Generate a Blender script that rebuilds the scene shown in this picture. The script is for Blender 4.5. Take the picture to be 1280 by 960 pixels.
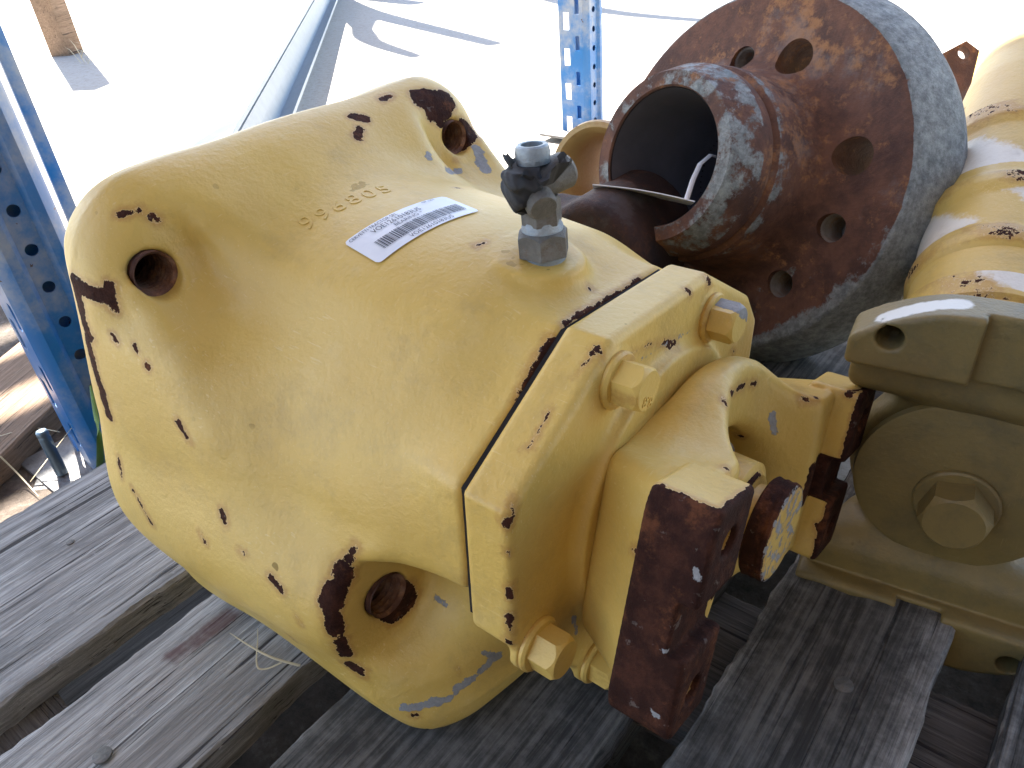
import bpy, bmesh, math, random
import numpy as np
from mathutils import Matrix, Vector

random.seed(7); RNG = np.random.default_rng(7)
scene = bpy.context.scene
for o in list(bpy.data.objects): bpy.data.objects.remove(o)

# ------------------------------------------------------------------ camera
F_PX, CX, CY = 950.0, 640.0, 480.0          # photograph is 1280 x 960
CAM = np.array([0.0, 0.0, 0.407])           # metres above the pallet deck (z = 0)
def _n(v): v = np.array(v, float); return v / np.linalg.norm(v)
_up = _n((-133, 1400, -950)); _a = np.array((948., 750., 950.)); _a = _n(_a - _up * (_a @ _up))
_b = np.cross(_up, _a); _b = _b if _b[0] > 0 else -_b
R3 = np.array([_b, _a, _up])                # world = R3 @ (right, up, forward)
cam_d = bpy.data.cameras.new('camera'); cam = bpy.data.objects.new('camera', cam_d)
scene.collection.objects.link(cam); scene.camera = cam
cam_d.sensor_width = 36.0; cam_d.lens = F_PX / 1280 * 36.0
cam_d.clip_start = 0.01; cam_d.clip_end = 400
M = Matrix.Identity(4)
for i in range(3):
    M[i][0] = R3[i, 0]; M[i][1] = R3[i, 1]; M[i][2] = -R3[i, 2]; M[i][3] = CAM[i]
cam.matrix_world = M
def at(px, py, d): return CAM + R3 @ np.array([(px - CX) * d / F_PX, -(py - CY) * d / F_PX, d])
def hit(px, py, axis, val):
    r = R3 @ np.array([(px - CX), -(py - CY), F_PX]); t = (val - CAM[axis]) / r[axis]; return CAM + t * r

# ------------------------------------------------------------------ light
SUN_AZ = math.radians(-69.6); SUN_EL = math.radians(51)     # azimuth from +Y towards +X
world = bpy.data.worlds.new('World'); scene.world = world; world.use_nodes = True
wn = world.node_tree; bg = wn.nodes['Background']
sky = wn.nodes.new('ShaderNodeTexSky'); sky.sky_type = 'NISHITA'; sky.sun_disc = False
sky.sun_elevation = SUN_EL; sky.sun_rotation = SUN_AZ
wn.links.new(sky.outputs['Color'], bg.inputs['Color']); bg.inputs['Strength'].default_value = 0.075
sd = bpy.data.lights.new('sun', 'SUN'); sd.energy = 5.0; sd.angle = math.radians(0.5); sd.color = (1.0, 0.95, 0.87)
sun = bpy.data.objects.new('sun', sd); scene.collection.objects.link(sun)
S = Vector((math.sin(SUN_AZ) * math.cos(SUN_EL), math.cos(SUN_AZ) * math.cos(SUN_EL), math.sin(SUN_EL)))
sun.rotation_euler = S.to_track_quat('Z', 'Y').to_euler(); sun.location = (2, 3, 4)
scene.view_settings.view_transform = 'Standard'; scene.view_settings.look = 'None'
scene.view_settings.gamma = 1.0; scene.view_settings.use_curve_mapping = False
scene.view_settings.exposure = 2.92

# ------------------------------------------------------------------ material helpers
class NT:
    def __init__(s, name):
        s.m = bpy.data.materials.new(name); s.m.use_nodes = True; s.t = s.m.node_tree
        s.b = s.t.nodes['Principled BSDF']; s.tc = s.t.nodes.new('ShaderNodeTexCoord'); s.out = s.t.nodes['Material Output']
    def link(s, a, b): s.t.links.new(a, b)
    def val(s, sock, v):
        if isinstance(v, (int, float)): sock.default_value = v
        elif isinstance(v, (tuple, list)): sock.default_value = tuple(v) if len(v) == 4 or sock.type == 'VECTOR' else tuple(v) + (1,)
        else: s.link(v, sock)
    def math(s, op, a, b=0.0, clamp=False):
        n = s.t.nodes.new('ShaderNodeMath'); n.operation = op; n.use_clamp = clamp
        s.val(n.inputs[0], a); s.val(n.inputs[1], b); return n.outputs[0]
    def map(s, scale, rot=(0, 0, 0), loc=None, coord='Object'):
        n = s.t.nodes.new('ShaderNodeMapping'); s.link(s.tc.outputs[coord], n.inputs[0])
        n.inputs['Scale'].default_value = scale if isinstance(scale, (tuple, list)) else (scale,) * 3
        n.inputs['Rotation'].default_value = rot
        if loc is not None: s.val(n.inputs['Location'], loc)
        return n.outputs[0]
    def noise(s, scale, detail=4, rough=0.6, vec=None, dist=0.0, out='Fac'):
        n = s.t.nodes.new('ShaderNodeTexNoise'); n.inputs['Scale'].default_value = scale
        n.inputs['Detail'].default_value = detail; n.inputs['Roughness'].default_value = rough; n.inputs['Distortion'].default_value = dist
        s.link(vec if vec is not None else s.tc.outputs['Object'], n.inputs['Vector']); return n.outputs[out]
    def voro(s, scale, vec=None, feat='F1'):
        n = s.t.nodes.new('ShaderNodeTexVoronoi'); n.feature = feat; n.inputs['Scale'].default_value = scale
        s.link(vec if vec is not None else s.tc.outputs['Object'], n.inputs['Vector']); return n.outputs['Distance']
    def ramp(s, fac, stops):
        n = s.t.nodes.new('ShaderNodeValToRGB'); e = n.color_ramp.elements
        while len(e) < len(stops): e.new(0.5)
        for q, (p, c) in zip(e, stops):
            q.position = p; q.color = (c, c, c, 1) if isinstance(c, (int, float)) else tuple(c) + (1,)
        s.val(n.inputs[0], fac); return n.outputs[0]
    def step(s, fac, lo, hi):
        n = s.t.nodes.new('ShaderNodeMapRange'); n.interpolation_type = 'SMOOTHSTEP'
        s.val(n.inputs[0], fac); n.inputs[1].default_value = lo; n.inputs[2].default_value = hi; return n.outputs[0]
    def mix(s, fac, a, b):
        n = s.t.nodes.new('ShaderNodeMix'); n.data_type = 'RGBA'
        s.val(n.inputs[0], fac); s.val(n.inputs[6], a); s.val(n.inputs[7], b); return n.outputs[2]
    def attr(s, name):
        n = s.t.nodes.new('ShaderNodeAttribute'); n.attribute_name = name; return n.outputs['Fac']
    def rand(s):
        n = s.t.nodes.new('ShaderNodeObjectInfo'); return n.outputs['Random']
    def bump(s, h, strength=0.3, dist=0.001, prev=None):
        n = s.t.nodes.new('ShaderNodeBump'); n.inputs['Strength'].default_value = strength; n.inputs['Distance'].default_value = dist
        s.val(n.inputs['Height'], h)
        if prev is not None: s.link(prev, n.inputs['Normal'])
        return n.outputs[0]
    def done(s, col=None, rough=None, metal=None, normal=None, spec=None):
        if col is not None: s.val(s.b.inputs['Base Color'], col)
        if rough is not None: s.val(s.b.inputs['Roughness'], rough)
        if metal is not None: s.val(s.b.inputs['Metallic'], metal)
        if spec is not None: s.val(s.b.inputs['Specular IOR Level'], spec)
        if normal is not None: s.link(normal, s.b.inputs['Normal'])
        return s.m

def paint(name, base, base2, fade, rough=0.42, dirt=0.0, speck=0.5):
    """old enamel on a casting; attribute 'wear' > 1 bares the rust, 'bare' > 1 the grey metal, 'scuff' > 1 old pale paint"""
    t = NT(name)
    big = t.noise(7, 3); col = t.mix(t.step(big, .35, .7), base, base2)
    col = t.mix(t.math('MULTIPLY', t.step(t.noise(23, 5, .7), .5, .8), .35), col, fade)
    # fine scratches
    sc = t.noise(1, 2, .5, t.map((900, 60, 900), (0.3, 0.5, 0.9)))
    col = t.mix(t.math('MULTIPLY', t.step(sc, .66, .74), .35), col, fade)
    sc2 = t.noise(1, 2, .5, t.map((70, 1100, 500), (0.9, 0.2, 0.4))); col = t.mix(t.math('MULTIPLY', t.math('MULTIPLY', t.step(sc2, .64, .70), t.step(t.noise(11, 3), .5, .62)), .55), col, fade)
    if dirt > 0:
        col = t.mix(t.math('MULTIPLY', t.step(t.noise(30, 6, .75), .42, .72), dirt), col, (.10, .085, .05))
    w = t.attr('wear'); n1 = t.noise(150, 6, .65); n2 = t.noise(45, 3)
    wv = t.math('ADD', w, t.math('MULTIPLY', t.math('SUBTRACT', n1, .5), .55))
    wv = t.math('ADD', wv, t.math('MULTIPLY', t.math('SUBTRACT', n2, .5), .5))
    wv = t.math('ADD', wv, t.math('MULTIPLY', t.math('SUBTRACT', t.noise(520, 3, .6), .5), .28)); chip = t.step(wv, .99, 1.01)
    # stray specks of chipped paint
    sp = t.math('MULTIPLY', t.step(t.noise(70, 2), .70, .715), t.step(t.noise(9, 2), .55, .65))
    chip = t.math('MAXIMUM', chip, t.math('MULTIPLY', sp, speck))
    halo = t.math('MULTIPLY', t.step(t.math('ADD', wv, t.math('MULTIPLY', t.math('SUBTRACT', t.noise(33, 5, .7), .5), .7)), .62, 1.0), .5)
    col = t.mix(halo, col, (.36, .155, .035))
    rust = t.mix(t.step(t.noise(90, 5, .7), .4, .7), (.030, .012, .009), (.070, .026, .016))
    rust = t.mix(t.math('MULTIPLY', t.step(t.noise(48, 6, .75), .52, .68), .75), rust, (.15, .055, .024)); rust = t.mix(t.math('MULTIPLY', t.step(t.noise(130, 4, .7), .63, .70), .6), rust, (.16, .13, .115))
    b = t.math('ADD', t.attr('bare'), t.math('MULTIPLY', t.math('SUBTRACT', n1, .5), .9))
    bare = t.step(b, .98, 1.02)
    grey = t.mix(t.noise(200, 4), (.16, .16, .17), (.42, .42, .42))
    s = t.math('ADD', t.attr('scuff'), t.math('MULTIPLY', t.math('SUBTRACT', n1, .5), .5))
    col = t.mix(t.math('MULTIPLY', t.step(s, .9, 1.1), .85), col, (.78, .74, .66))
    rim = t.math('MULTIPLY', t.math('SUBTRACT', t.step(wv, .955, .975), chip), .35); col = t.mix(rim, col, (.80, .62, .34))
    grime = t.math('MULTIPLY', t.step(t.noise(19, 7, .75), .48, .74), .34); col = t.mix(grime, col, (.30, .20, .08))
    col = t.mix(chip, col, rust); col = t.mix(bare, col, grey)
    wear = t.math('MAXIMUM', chip, bare)
    r = t.math('ADD', rough, t.math('MULTIPLY', t.noise(18, 4), .15)); r = t.math('ADD', r, t.math('MULTIPLY', wear, .32))
    nb = t.bump(t.noise(330, 4, .6), .32, .0014)
    nb = t.bump(t.noise(60, 2), .25, .002, nb)
    nb = t.bump(t.math('SUBTRACT', 1.0, chip), .6, .0012, nb)
    nb = t.bump(t.math('MULTIPLY', wear, t.noise(260, 5, .8)), .6, .002, nb)
    return t.done(col, r, 0.0, nb, spec=t.math('SUBTRACT', .5, t.math('MULTIPLY', chip, .4)))

YEL = paint('yellow_enamel', (.67, .458, .118), (.60, .385, .084), (.74, .57, .26), rough=.36)
YEL2 = paint('ochre_enamel', (.25, .180, .062), (.20, .142, .048), (.31, .235, .10), dirt=.5, speck=.2)

def rust_mat(name, a, b, c, greyamt=.3, rough=.75, grey=(.20, .20, .205), metal=0.15):
    t = NT(name)
    n = t.noise(28, 7, .72); col = t.mix(t.step(n, .35, .65), a, b)
    col = t.mix(t.math('MULTIPLY', t.step(t.math('ADD', t.math('MULTIPLY', t.noise(85, 6, .75), .6), t.math('MULTIPLY', t.noise(12, 3), .5)), .56, .68), .85), col, c)
    g = t.math('ADD', t.noise(13, 6, .7), t.math('MULTIPLY', t.noise(90, 4), .25))
    col = t.mix(t.math('MULTIPLY', t.step(g, .66, .78), greyamt), col, grey)
    gb = t.math('ADD', t.attr('bare'), t.math('MULTIPLY', t.math('SUBTRACT', t.noise(38, 9, .72), .5), 1.5))
    gm = t.mix(t.step(t.noise(120, 8, .78), .3, .75), (.15, .16, .158), (.44, .46, .45))
    gm = t.mix(t.step(t.noise(11, 4), .55, .72), gm, (.17, .24, .25))
    col = t.mix(t.step(gb, .92, 1.08), col, gm)
    dk = t.math('ADD', t.attr('wear'), t.math('MULTIPLY', t.math('SUBTRACT', t.noise(40, 6, .7), .5), 1.0))
    col = t.mix(t.math('MULTIPLY', t.step(dk, .8, 1.2), .9), col, (.020, .015, .014))
    gm_ = t.step(gb, .92, 1.08); nb = t.bump(t.math('ADD', t.noise(220, 6, .75), t.math('MULTIPLY', t.math('MULTIPLY', gm_, t.noise(420, 4, .8)), .8)), .75, .0018); nb = t.bump(t.noise(35, 4), .3, .003, nb)
    return t.done(col, t.math('ADD', rough - .12, t.math('MULTIPLY', n, .25)), metal, nb)
RUST = rust_mat('red_brown_rust', (.085, .038, .027), (.20, .090, .055), (.40, .18, .07), .3)
RUSTD = rust_mat('dark_rust', (.025, .013, .012), (.055, .025, .02), (.10, .038, .02), .15)
STEELD = rust_mat('dark_oily_steel', (.10, .095, .086), (.19, .18, .162), (.13, .09, .06), .5, .55, (.24, .24, .24), .4)
ZINC = rust_mat('zinc_plated_steel', (.24, .27, .30), (.36, .40, .43), (.28, .27, .25), .3, .38, (.4, .42, .44), .7)
GREYST = rust_mat('grey_weathered_steel', (.16, .16, .16), (.27, .27, .265), (.12, .085, .06), .5, .6, (.35, .35, .35), .45)

def simple(name, col, rough=.6, metal=0., var=.25, scale=40, bumpd=.0008):
    t = NT(name); n = t.noise(scale, 5, .65)
    d = tuple(c * (1 - var) for c in col); l = tuple(min(1, c * (1 + var)) for c in col)
    return t.done(t.mix(n, d, l), rough, metal, t.bump(t.noise(scale * 5, 4), .3, bumpd))
BLACK = simple('black_grease', (.012, .011, .011), .55)
DARKBORE = simple('dark_oiled_bore', (.15, .15, .18), .4, .2, .5, 18)
RUBBER = simple('perished_black_rubber', (.03, .03, .032), .75)
WHITE = simple('white_label_paper', (.76, .78, .81), .35, 0, .10, 60, .0003)
INK = simple('black_print', (.025, .025, .04), .5, 0, .05)
INK2 = simple('blue_black_print', (.03, .03, .06), .5, 0, .05)
GALV = simple('galvanised_steel', (.27, .31, .36), .45, .5, .2, 25)
BLUEST = simple('bare_stud_steel', (.14, .19, .24), .4, .6, .3, 80)
STRAW = simple('dry_straw', (.52, .45, .30), .8, 0, .25, 60)
LEAF = simple('green_grass_blade', (.14, .24, .05), .5, 0, .3, 60)
PLASTIC = simple('white_plastic_tie', (.75, .75, .78), .4, 0, .05)

def blue_mat():
    t = NT('blue_rack_enamel')
    col = t.mix(t.noise(14, 4), (.012, .125, .35), (.02, .17, .43))
    dust = t.step(t.noise(8, 6, .7), .40, .66)
    col = t.mix(t.math('MULTIPLY', dust, .75), col, (.40, .39, .35))
    col = t.mix(t.step(t.noise(60, 4, .7), .69, .72), col, (.08, .05, .035))
    return t.done(col, .28, 0, t.bump(t.noise(200, 3), .1, .0006))
BLUE = blue_mat()

def wood_mat(name, dark, mid, light, stain=.4, rough=.85):
    t = NT(name); r = t.rand()
    off = t.t.nodes.new('ShaderNodeCombineXYZ'); t.val(off.inputs[0], t.math('MULTIPLY', r, 37.0)); t.val(off.inputs[1], t.math('MULTIPLY', r, 91.0))
    def v(sc): return t.map(sc, loc=off.outputs[0])
    warp = t.noise(1, 3, .5, v((14, 2.2, 14)))
    base = t.t.nodes.new('ShaderNodeVectorMath'); base.operation = 'ADD'
    t.link(v((1, 1, 1)), base.inputs[0]); t.link(t.noise(3.0, 2, .5, v((1, .6, 1)), out='Color'), base.inputs[1])
    grain = t.noise(1, 6, .68, v((190, 6, 190)), .35)
    fine = t.noise(1, 4, .75, v((1100, 26, 1100)), .1)
    col = t.ramp(t.math('ADD', t.math('MULTIPLY', grain, .62), t.math('MULTIPLY', fine, .42)), [(.38, dark), (.51, mid), (.64, light)])
    blot = t.noise(26, 7, .75, v((1, .45, 1))); col = t.mix(t.math('MULTIPLY', t.step(blot, .5, .68), .55), col, tuple(c * .5 for c in mid))
    col = t.mix(t.math('MULTIPLY', t.step(warp, .45, .7), stain), col, tuple(c * .62 for c in mid))
    col = t.mix(t.math('MULTIPLY', t.step(t.noise(9, 5, .7, v((1, .5, 1))), .56, .72), stain), col, (.085, .070, .055))
    crack = t.math('MAXIMUM', t.step(t.noise(1, 3, .6, v((230, 4.2, 230)), .25), .645, .67), t.step(t.noise(1, 2, .6, v((620, 13, 620)), .2), .655, .69))
    crack2 = t.step(t.noise(1, 2, .5, v((90, 1.4, 90)), .1), .70, .72)
    cr = t.math('MAXIMUM', crack, crack2)
    col = t.mix(t.math('MULTIPLY', cr, .85), col, (.022, .018, .018))
    pl = t.step(t.noise(38, 6, .75), .60, .74); col = t.mix(t.math('MULTIPLY', pl, .35), col, tuple(min(1, c * 1.35) for c in light))
    gm = t.math('ADD', t.attr('wear'), t.math('MULTIPLY', t.math('SUBTRACT', t.noise(40, 5, .7), .5), .8))
    col = t.mix(t.math('MULTIPLY', t.step(gm, .75, 1.2), .75), col, (.085, .028, .024))
    shade_mask = t.math('ADD', t.attr('bare'), t.math('MULTIPLY', t.math('SUBTRACT', t.noise(22, 6, .75), .5), 1.6))  # 'bare' on planks: shade painted into the wood as a dark colour
    shade_col = t.mix(t.step(t.math('ADD', t.math('MULTIPLY', grain, .6), t.math('MULTIPLY', t.noise(70, 5, .7), .4)), .42, .62), (.026, .024, .021), (.118, .110, .098))
    col = t.mix(t.math('MULTIPLY', t.step(shade_mask, .6, 1.3), .88), col, shade_col)
    nb = t.bump(t.math('SUBTRACT', grain, t.math('MULTIPLY', cr, .8)), .75, .0022)
    nb = t.bump(fine, .5, .0008, nb)
    return t.done(col, rough, 0, nb, spec=.25)
WOOD = wood_mat('weathered_grey_wood', (.105, .101, .094), (.290, .278, .258), (.51, .492, .462))
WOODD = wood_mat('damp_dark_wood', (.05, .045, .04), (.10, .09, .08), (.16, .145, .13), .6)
WOODB = wood_mat('brown_timber', (.13, .085, .055), (.24, .16, .105), (.33, .23, .16), .4)
BARK = simple('tree_bark', (.09, .07, .055), .9, 0, .4, 30, .004)

def ground_mat():
    t = NT('pale_concrete')
    n = t.noise(1.3, 8, .65); f = t.noise(55, 8, .8)
    col = t.mix(n, (.33, .30, .26), (.42, .39, .35))
    col = t.mix(t.step(f, .45, .7), col, (.27, .235, .19))
    d = t.noise(2.5, 6, .7); col = t.mix(t.math('MULTIPLY', t.step(d, .55, .75), .6), col, (.22, .18, .14))
    p = t.step(t.voro(160), .0, .22); col = t.mix(t.math('MULTIPLY', t.math('SUBTRACT', 1., p), .5), col, (.2, .18, .15))
    return t.done(col, .9, 0, t.bump(t.math('ADD', f, t.noise(250, 4)), .5, .004))
GROUND = ground_mat()
def soil_mat():
    t = NT('brown_soil')
    f = t.noise(45, 8, .8)
    col = t.ramp(f, [(.35, (.055, .042, .032)), (.55, (.125, .096, .075)), (.72, (.24, .20, .16))])
    return t.done(col, .95, 0, t.bump(f, .8, .008))
SOIL = soil_mat()

# ------------------------------------------------------------------ object helpers
COL = scene.collection
ORG = {}
def thing(name, label, cat, loc=(0, 0, 0), group=None):
    o = bpy.data.objects.new(name, None); o.empty_display_size = .05; COL.objects.link(o); o.location = loc
    o['label'] = label; o['category'] = cat
    if group: o['group'] = group
    ORG[o.name] = Vector(loc); return o
def smooth(me, ang=35):
    me.polygons.foreach_set('use_smooth', [True] * len(me.polygons))
    if ang is not None: me.set_sharp_from_angle(angle=math.radians(ang))
def put(name, me, mat, parent=None, mtx=None, label=None):
    """mesh given in world coordinates (or local + mtx); stored relative to the parent's origin"""
    o = bpy.data.objects.new(name, me); COL.objects.link(o)
    if mat is not None and len(me.materials) == 0: me.materials.append(mat)
    mw = mtx.copy() if mtx is not None else Matrix.Identity(4)
    if parent is not None:
        o.parent = parent; pw = ORG[parent.name]
        pw = Matrix.Translation(pw) if isinstance(pw, Vector) else pw
        o.matrix_local = pw.inverted() @ mw
    else: o.matrix_world = mw
    ORG[o.name] = mw
    if label: o['label'] = label
    return o
def tag(o, label, cat, group=None, kind=None):
    if label: o['label'] = label
    if cat: o['category'] = cat
    if group: o['group'] = group
    if kind: o['kind'] = kind
    return o
def mesh(name, v, f, ang=35):
    me = bpy.data.meshes.new(name); me.from_pydata([tuple(map(float, p)) for p in v], [], f); me.update()
    bm = bmesh.new(); bm.from_mesh(me); bmesh.ops.recalc_face_normals(bm, faces=bm.faces); bm.to_mesh(me); bm.free()
    smooth(me, ang); return me
def bm_mesh(name, bm, ang=35):
    bmesh.ops.recalc_face_normals(bm, faces=bm.faces)
    me = bpy.data.meshes.new(name); bm.to_mesh(me); bm.free(); smooth(me, ang); return me
def lathe(prof, seg=64, closed=False, ang=35, name='lathe', caps=True):
    """profile of (axial, radius) revolved about +Z"""
    v = []; f = []; n = len(prof)
    for a, r in prof:
        for k in range(seg):
            t = 2 * math.pi * k / seg; v.append((r * math.cos(t), r * math.sin(t), a))
    rng = range(n) if closed else range(n - 1)
    for i in rng:
        j = (i + 1) % n
        for k in range(seg):
            q = (k + 1) % seg; f.append((i * seg + k, i * seg + q, j * seg + q, j * seg + k))
    if not closed and caps:
        if prof[0][1] > 1e-6: f.append(tuple(range(seg - 1, -1, -1)))
        if prof[-1][1] > 1e-6: f.append(tuple((n - 1) * seg + k for k in range(seg)))
    me = mesh(name, v, f, ang)
    return me
def frame(origin, z, xhint=(0, 0, 1)):
    z = Vector(z).normalized(); x = Vector(xhint); x = (x - z * x.dot(z))
    if x.length < 1e-5: x = Vector((1, 0, 0)) - z * z.x
    x.normalize(); y = z.cross(x)
    m = Matrix((x, y, z)).transposed().to_4x4(); m.translation = Vector(origin); return m
def box(sx, sy, sz, bev=.002, seg=2, name='box'):
    bm = bmesh.new(); bmesh.ops.create_cube(bm, size=1)
    bmesh.ops.scale(bm, vec=(sx, sy, sz), verts=bm.verts)
    if bev > 0: bmesh.ops.bevel(bm, geom=bm.edges[:], offset=bev, segments=seg, profile=.6, affect='EDGES')
    return bm_mesh(name, bm)
def prism(poly, h, bev=.002, seg=2, name='prism', ang=35):
    bm = bmesh.new(); vs = [bm.verts.new((p[0], p[1], 0)) for p in poly]; fc = bm.faces.new(vs)
    r = bmesh.ops.extrude_face_region(bm, geom=[fc]); bmesh.ops.translate(bm, vec=(0, 0, h), verts=[g for g in r['geom'] if isinstance(g, bmesh.types.BMVert)])
    if bev > 0: bmesh.ops.bevel(bm, geom=bm.edges[:], offset=bev, segments=seg, profile=.6, affect='EDGES')
    return bm_mesh(name, bm, ang)
def hexhead(af, h, name='hex'):
    R = af / math.sqrt(3); v = []; f = []; ap = af / 2; n = 48
    def hexr(t): return ap / math.cos(((t + math.pi / 6) % (math.pi / 3)) - math.pi / 6)
    rows = [(0, None, 0), (h * .80, None, 0)]
    for k in range(n):
        t = 2 * math.pi * k / n; r = hexr(t); v.append((r * math.cos(t), r * math.sin(t), 0))
    for k in range(n):
        t = 2 * math.pi * k / n; r = hexr(t); cut = (r - ap) / (R - ap); v.append((r * math.cos(t), r * math.sin(t), h * (1 - .05 - .17 * cut)))
    for k in range(n):
        t = 2 * math.pi * k / n; v.append((ap * .94 * math.cos(t), ap * .94 * math.sin(t), h))
    for i in range(2):
        for k in range(n):
            q = (k + 1) % n; f.append((i * n + k, i * n + q, (i + 1) * n + q, (i + 1) * n + k))
    f.append(tuple(2 * n + k for k in range(n))); f.append(tuple(range(n - 1, -1, -1)))
    return mesh(name, v, f, 25)
def tube(path, r, seg=10, name='tube', taper=None, flat=1.0):
    P = [Vector(p) for p in path]; v = []; f = []; n = len(P)
    up = Vector((0, 0, 1))
    for i, p in enumerate(P):
        d = (P[min(i + 1, n - 1)] - P[max(i - 1, 0)]).normalized()
        a = d.cross(up); a = a.normalized() if a.length > 1e-4 else Vector((1, 0, 0)); b = d.cross(a)
        rr = r * (taper[i] if taper else 1)
        for k in range(seg):
            t = 2 * math.pi * k / seg; v.append(p + a * (rr * math.cos(t)) + b * (rr * flat * math.sin(t)))
    for i in range(n - 1):
        for k in range(seg):
            q = (k + 1) % seg; f.append((i * seg + k, i * seg + q, (i + 1) * seg + q, (i + 1) * seg + k))
    f.append(tuple(range(seg - 1, -1, -1))); f.append(tuple((n - 1) * seg + k for k in range(seg)))
    return mesh(name, v, f, 60)
def boolean(me, cutters, ang=30):
    o = bpy.data.objects.new('tmp', me); COL.objects.link(o); cs = []
    bm = bmesh.new()
    for c, m in cutters:
        t = c.copy(); t.transform(m); bm.from_mesh(t); bpy.data.meshes.remove(t)
    cm = bpy.data.meshes.new('cut'); bm.to_mesh(cm); bm.free()
    co = bpy.data.objects.new('tmpc', cm); COL.objects.link(co)
    md = o.modifiers.new('b', 'BOOLEAN'); md.operation = 'DIFFERENCE'; md.object = co; md.solver = 'EXACT'
    dg = bpy.context.evaluated_depsgraph_get(); r = bpy.data.meshes.new_from_object(o.evaluated_get(dg))
    bpy.data.objects.remove(o); bpy.data.objects.remove(co); smooth(r, ang); return r
def cyl(r, h, seg=32): return lathe([(0, r), (h, r)], seg)
def subdiv_mesh(me, cuts):
    bm = bmesh.new(); bm.from_mesh(me); bmesh.ops.subdivide_edges(bm, edges=bm.edges[:], cuts=cuts, use_grid_fill=True); bm.to_mesh(me); bm.free()
def set_attr(me, name, arr):
    a = me.attributes.new(name, 'FLOAT', 'POINT'); a.data.foreach_set('value', np.asarray(arr, np.float32))
def verts_of(me):
    a = np.empty(len(me.vertices) * 3, np.float32); me.vertices.foreach_get('co', a); return a.reshape(-1, 3)

# ------------------------------------------------------------------ signed distance helpers (cast shapes)
def smin(a, b, k): h = np.maximum(k - np.abs(a - b), 0) / k; return np.minimum(a, b) - h * h * k * .25
def smax(a, b, k): return -smin(-a, -b, k)
def rbox(x, y, z, hx, hy, hz, r):
    qx, qy, qz = np.abs(x) - hx + r, np.abs(y) - hy + r, np.abs(z) - hz + r
    return np.sqrt(np.maximum(qx, 0) ** 2 + np.maximum(qy, 0) ** 2 + np.maximum(qz, 0) ** 2) + np.minimum(np.maximum(qx, np.maximum(qy, qz)), 0) - r
def poly_sd(x, y, P):
    d = np.full(x.shape, 1e9, np.float32); s = np.ones(x.shape, np.float32); n = len(P)
    for i in range(n):
        ax, ay = P[i]; bx, by = P[i - 1]; ex, ey = bx - ax, by - ay; wx, wy = x - ax, y - ay
        t = np.clip((wx * ex + wy * ey) / (ex * ex + ey * ey), 0, 1)
        d = np.minimum(d, (wx - ex * t) ** 2 + (wy - ey * t) ** 2)
        c1, c2, c3 = y >= ay, y < by, ex * wy > ey * wx
        s = np.where((c1 & c2 & c3) | (~c1 & ~c2 & ~c3), -s, s)
    return s * np.sqrt(d)
def extr(d2, a, lo, hi, r=.0):
    da = np.maximum(lo - a, a - hi) + r; d = d2 + r
    return np.minimum(np.maximum(d, da), 0) + np.sqrt(np.maximum(d, 0) ** 2 + np.maximum(da, 0) ** 2) - r
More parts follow.
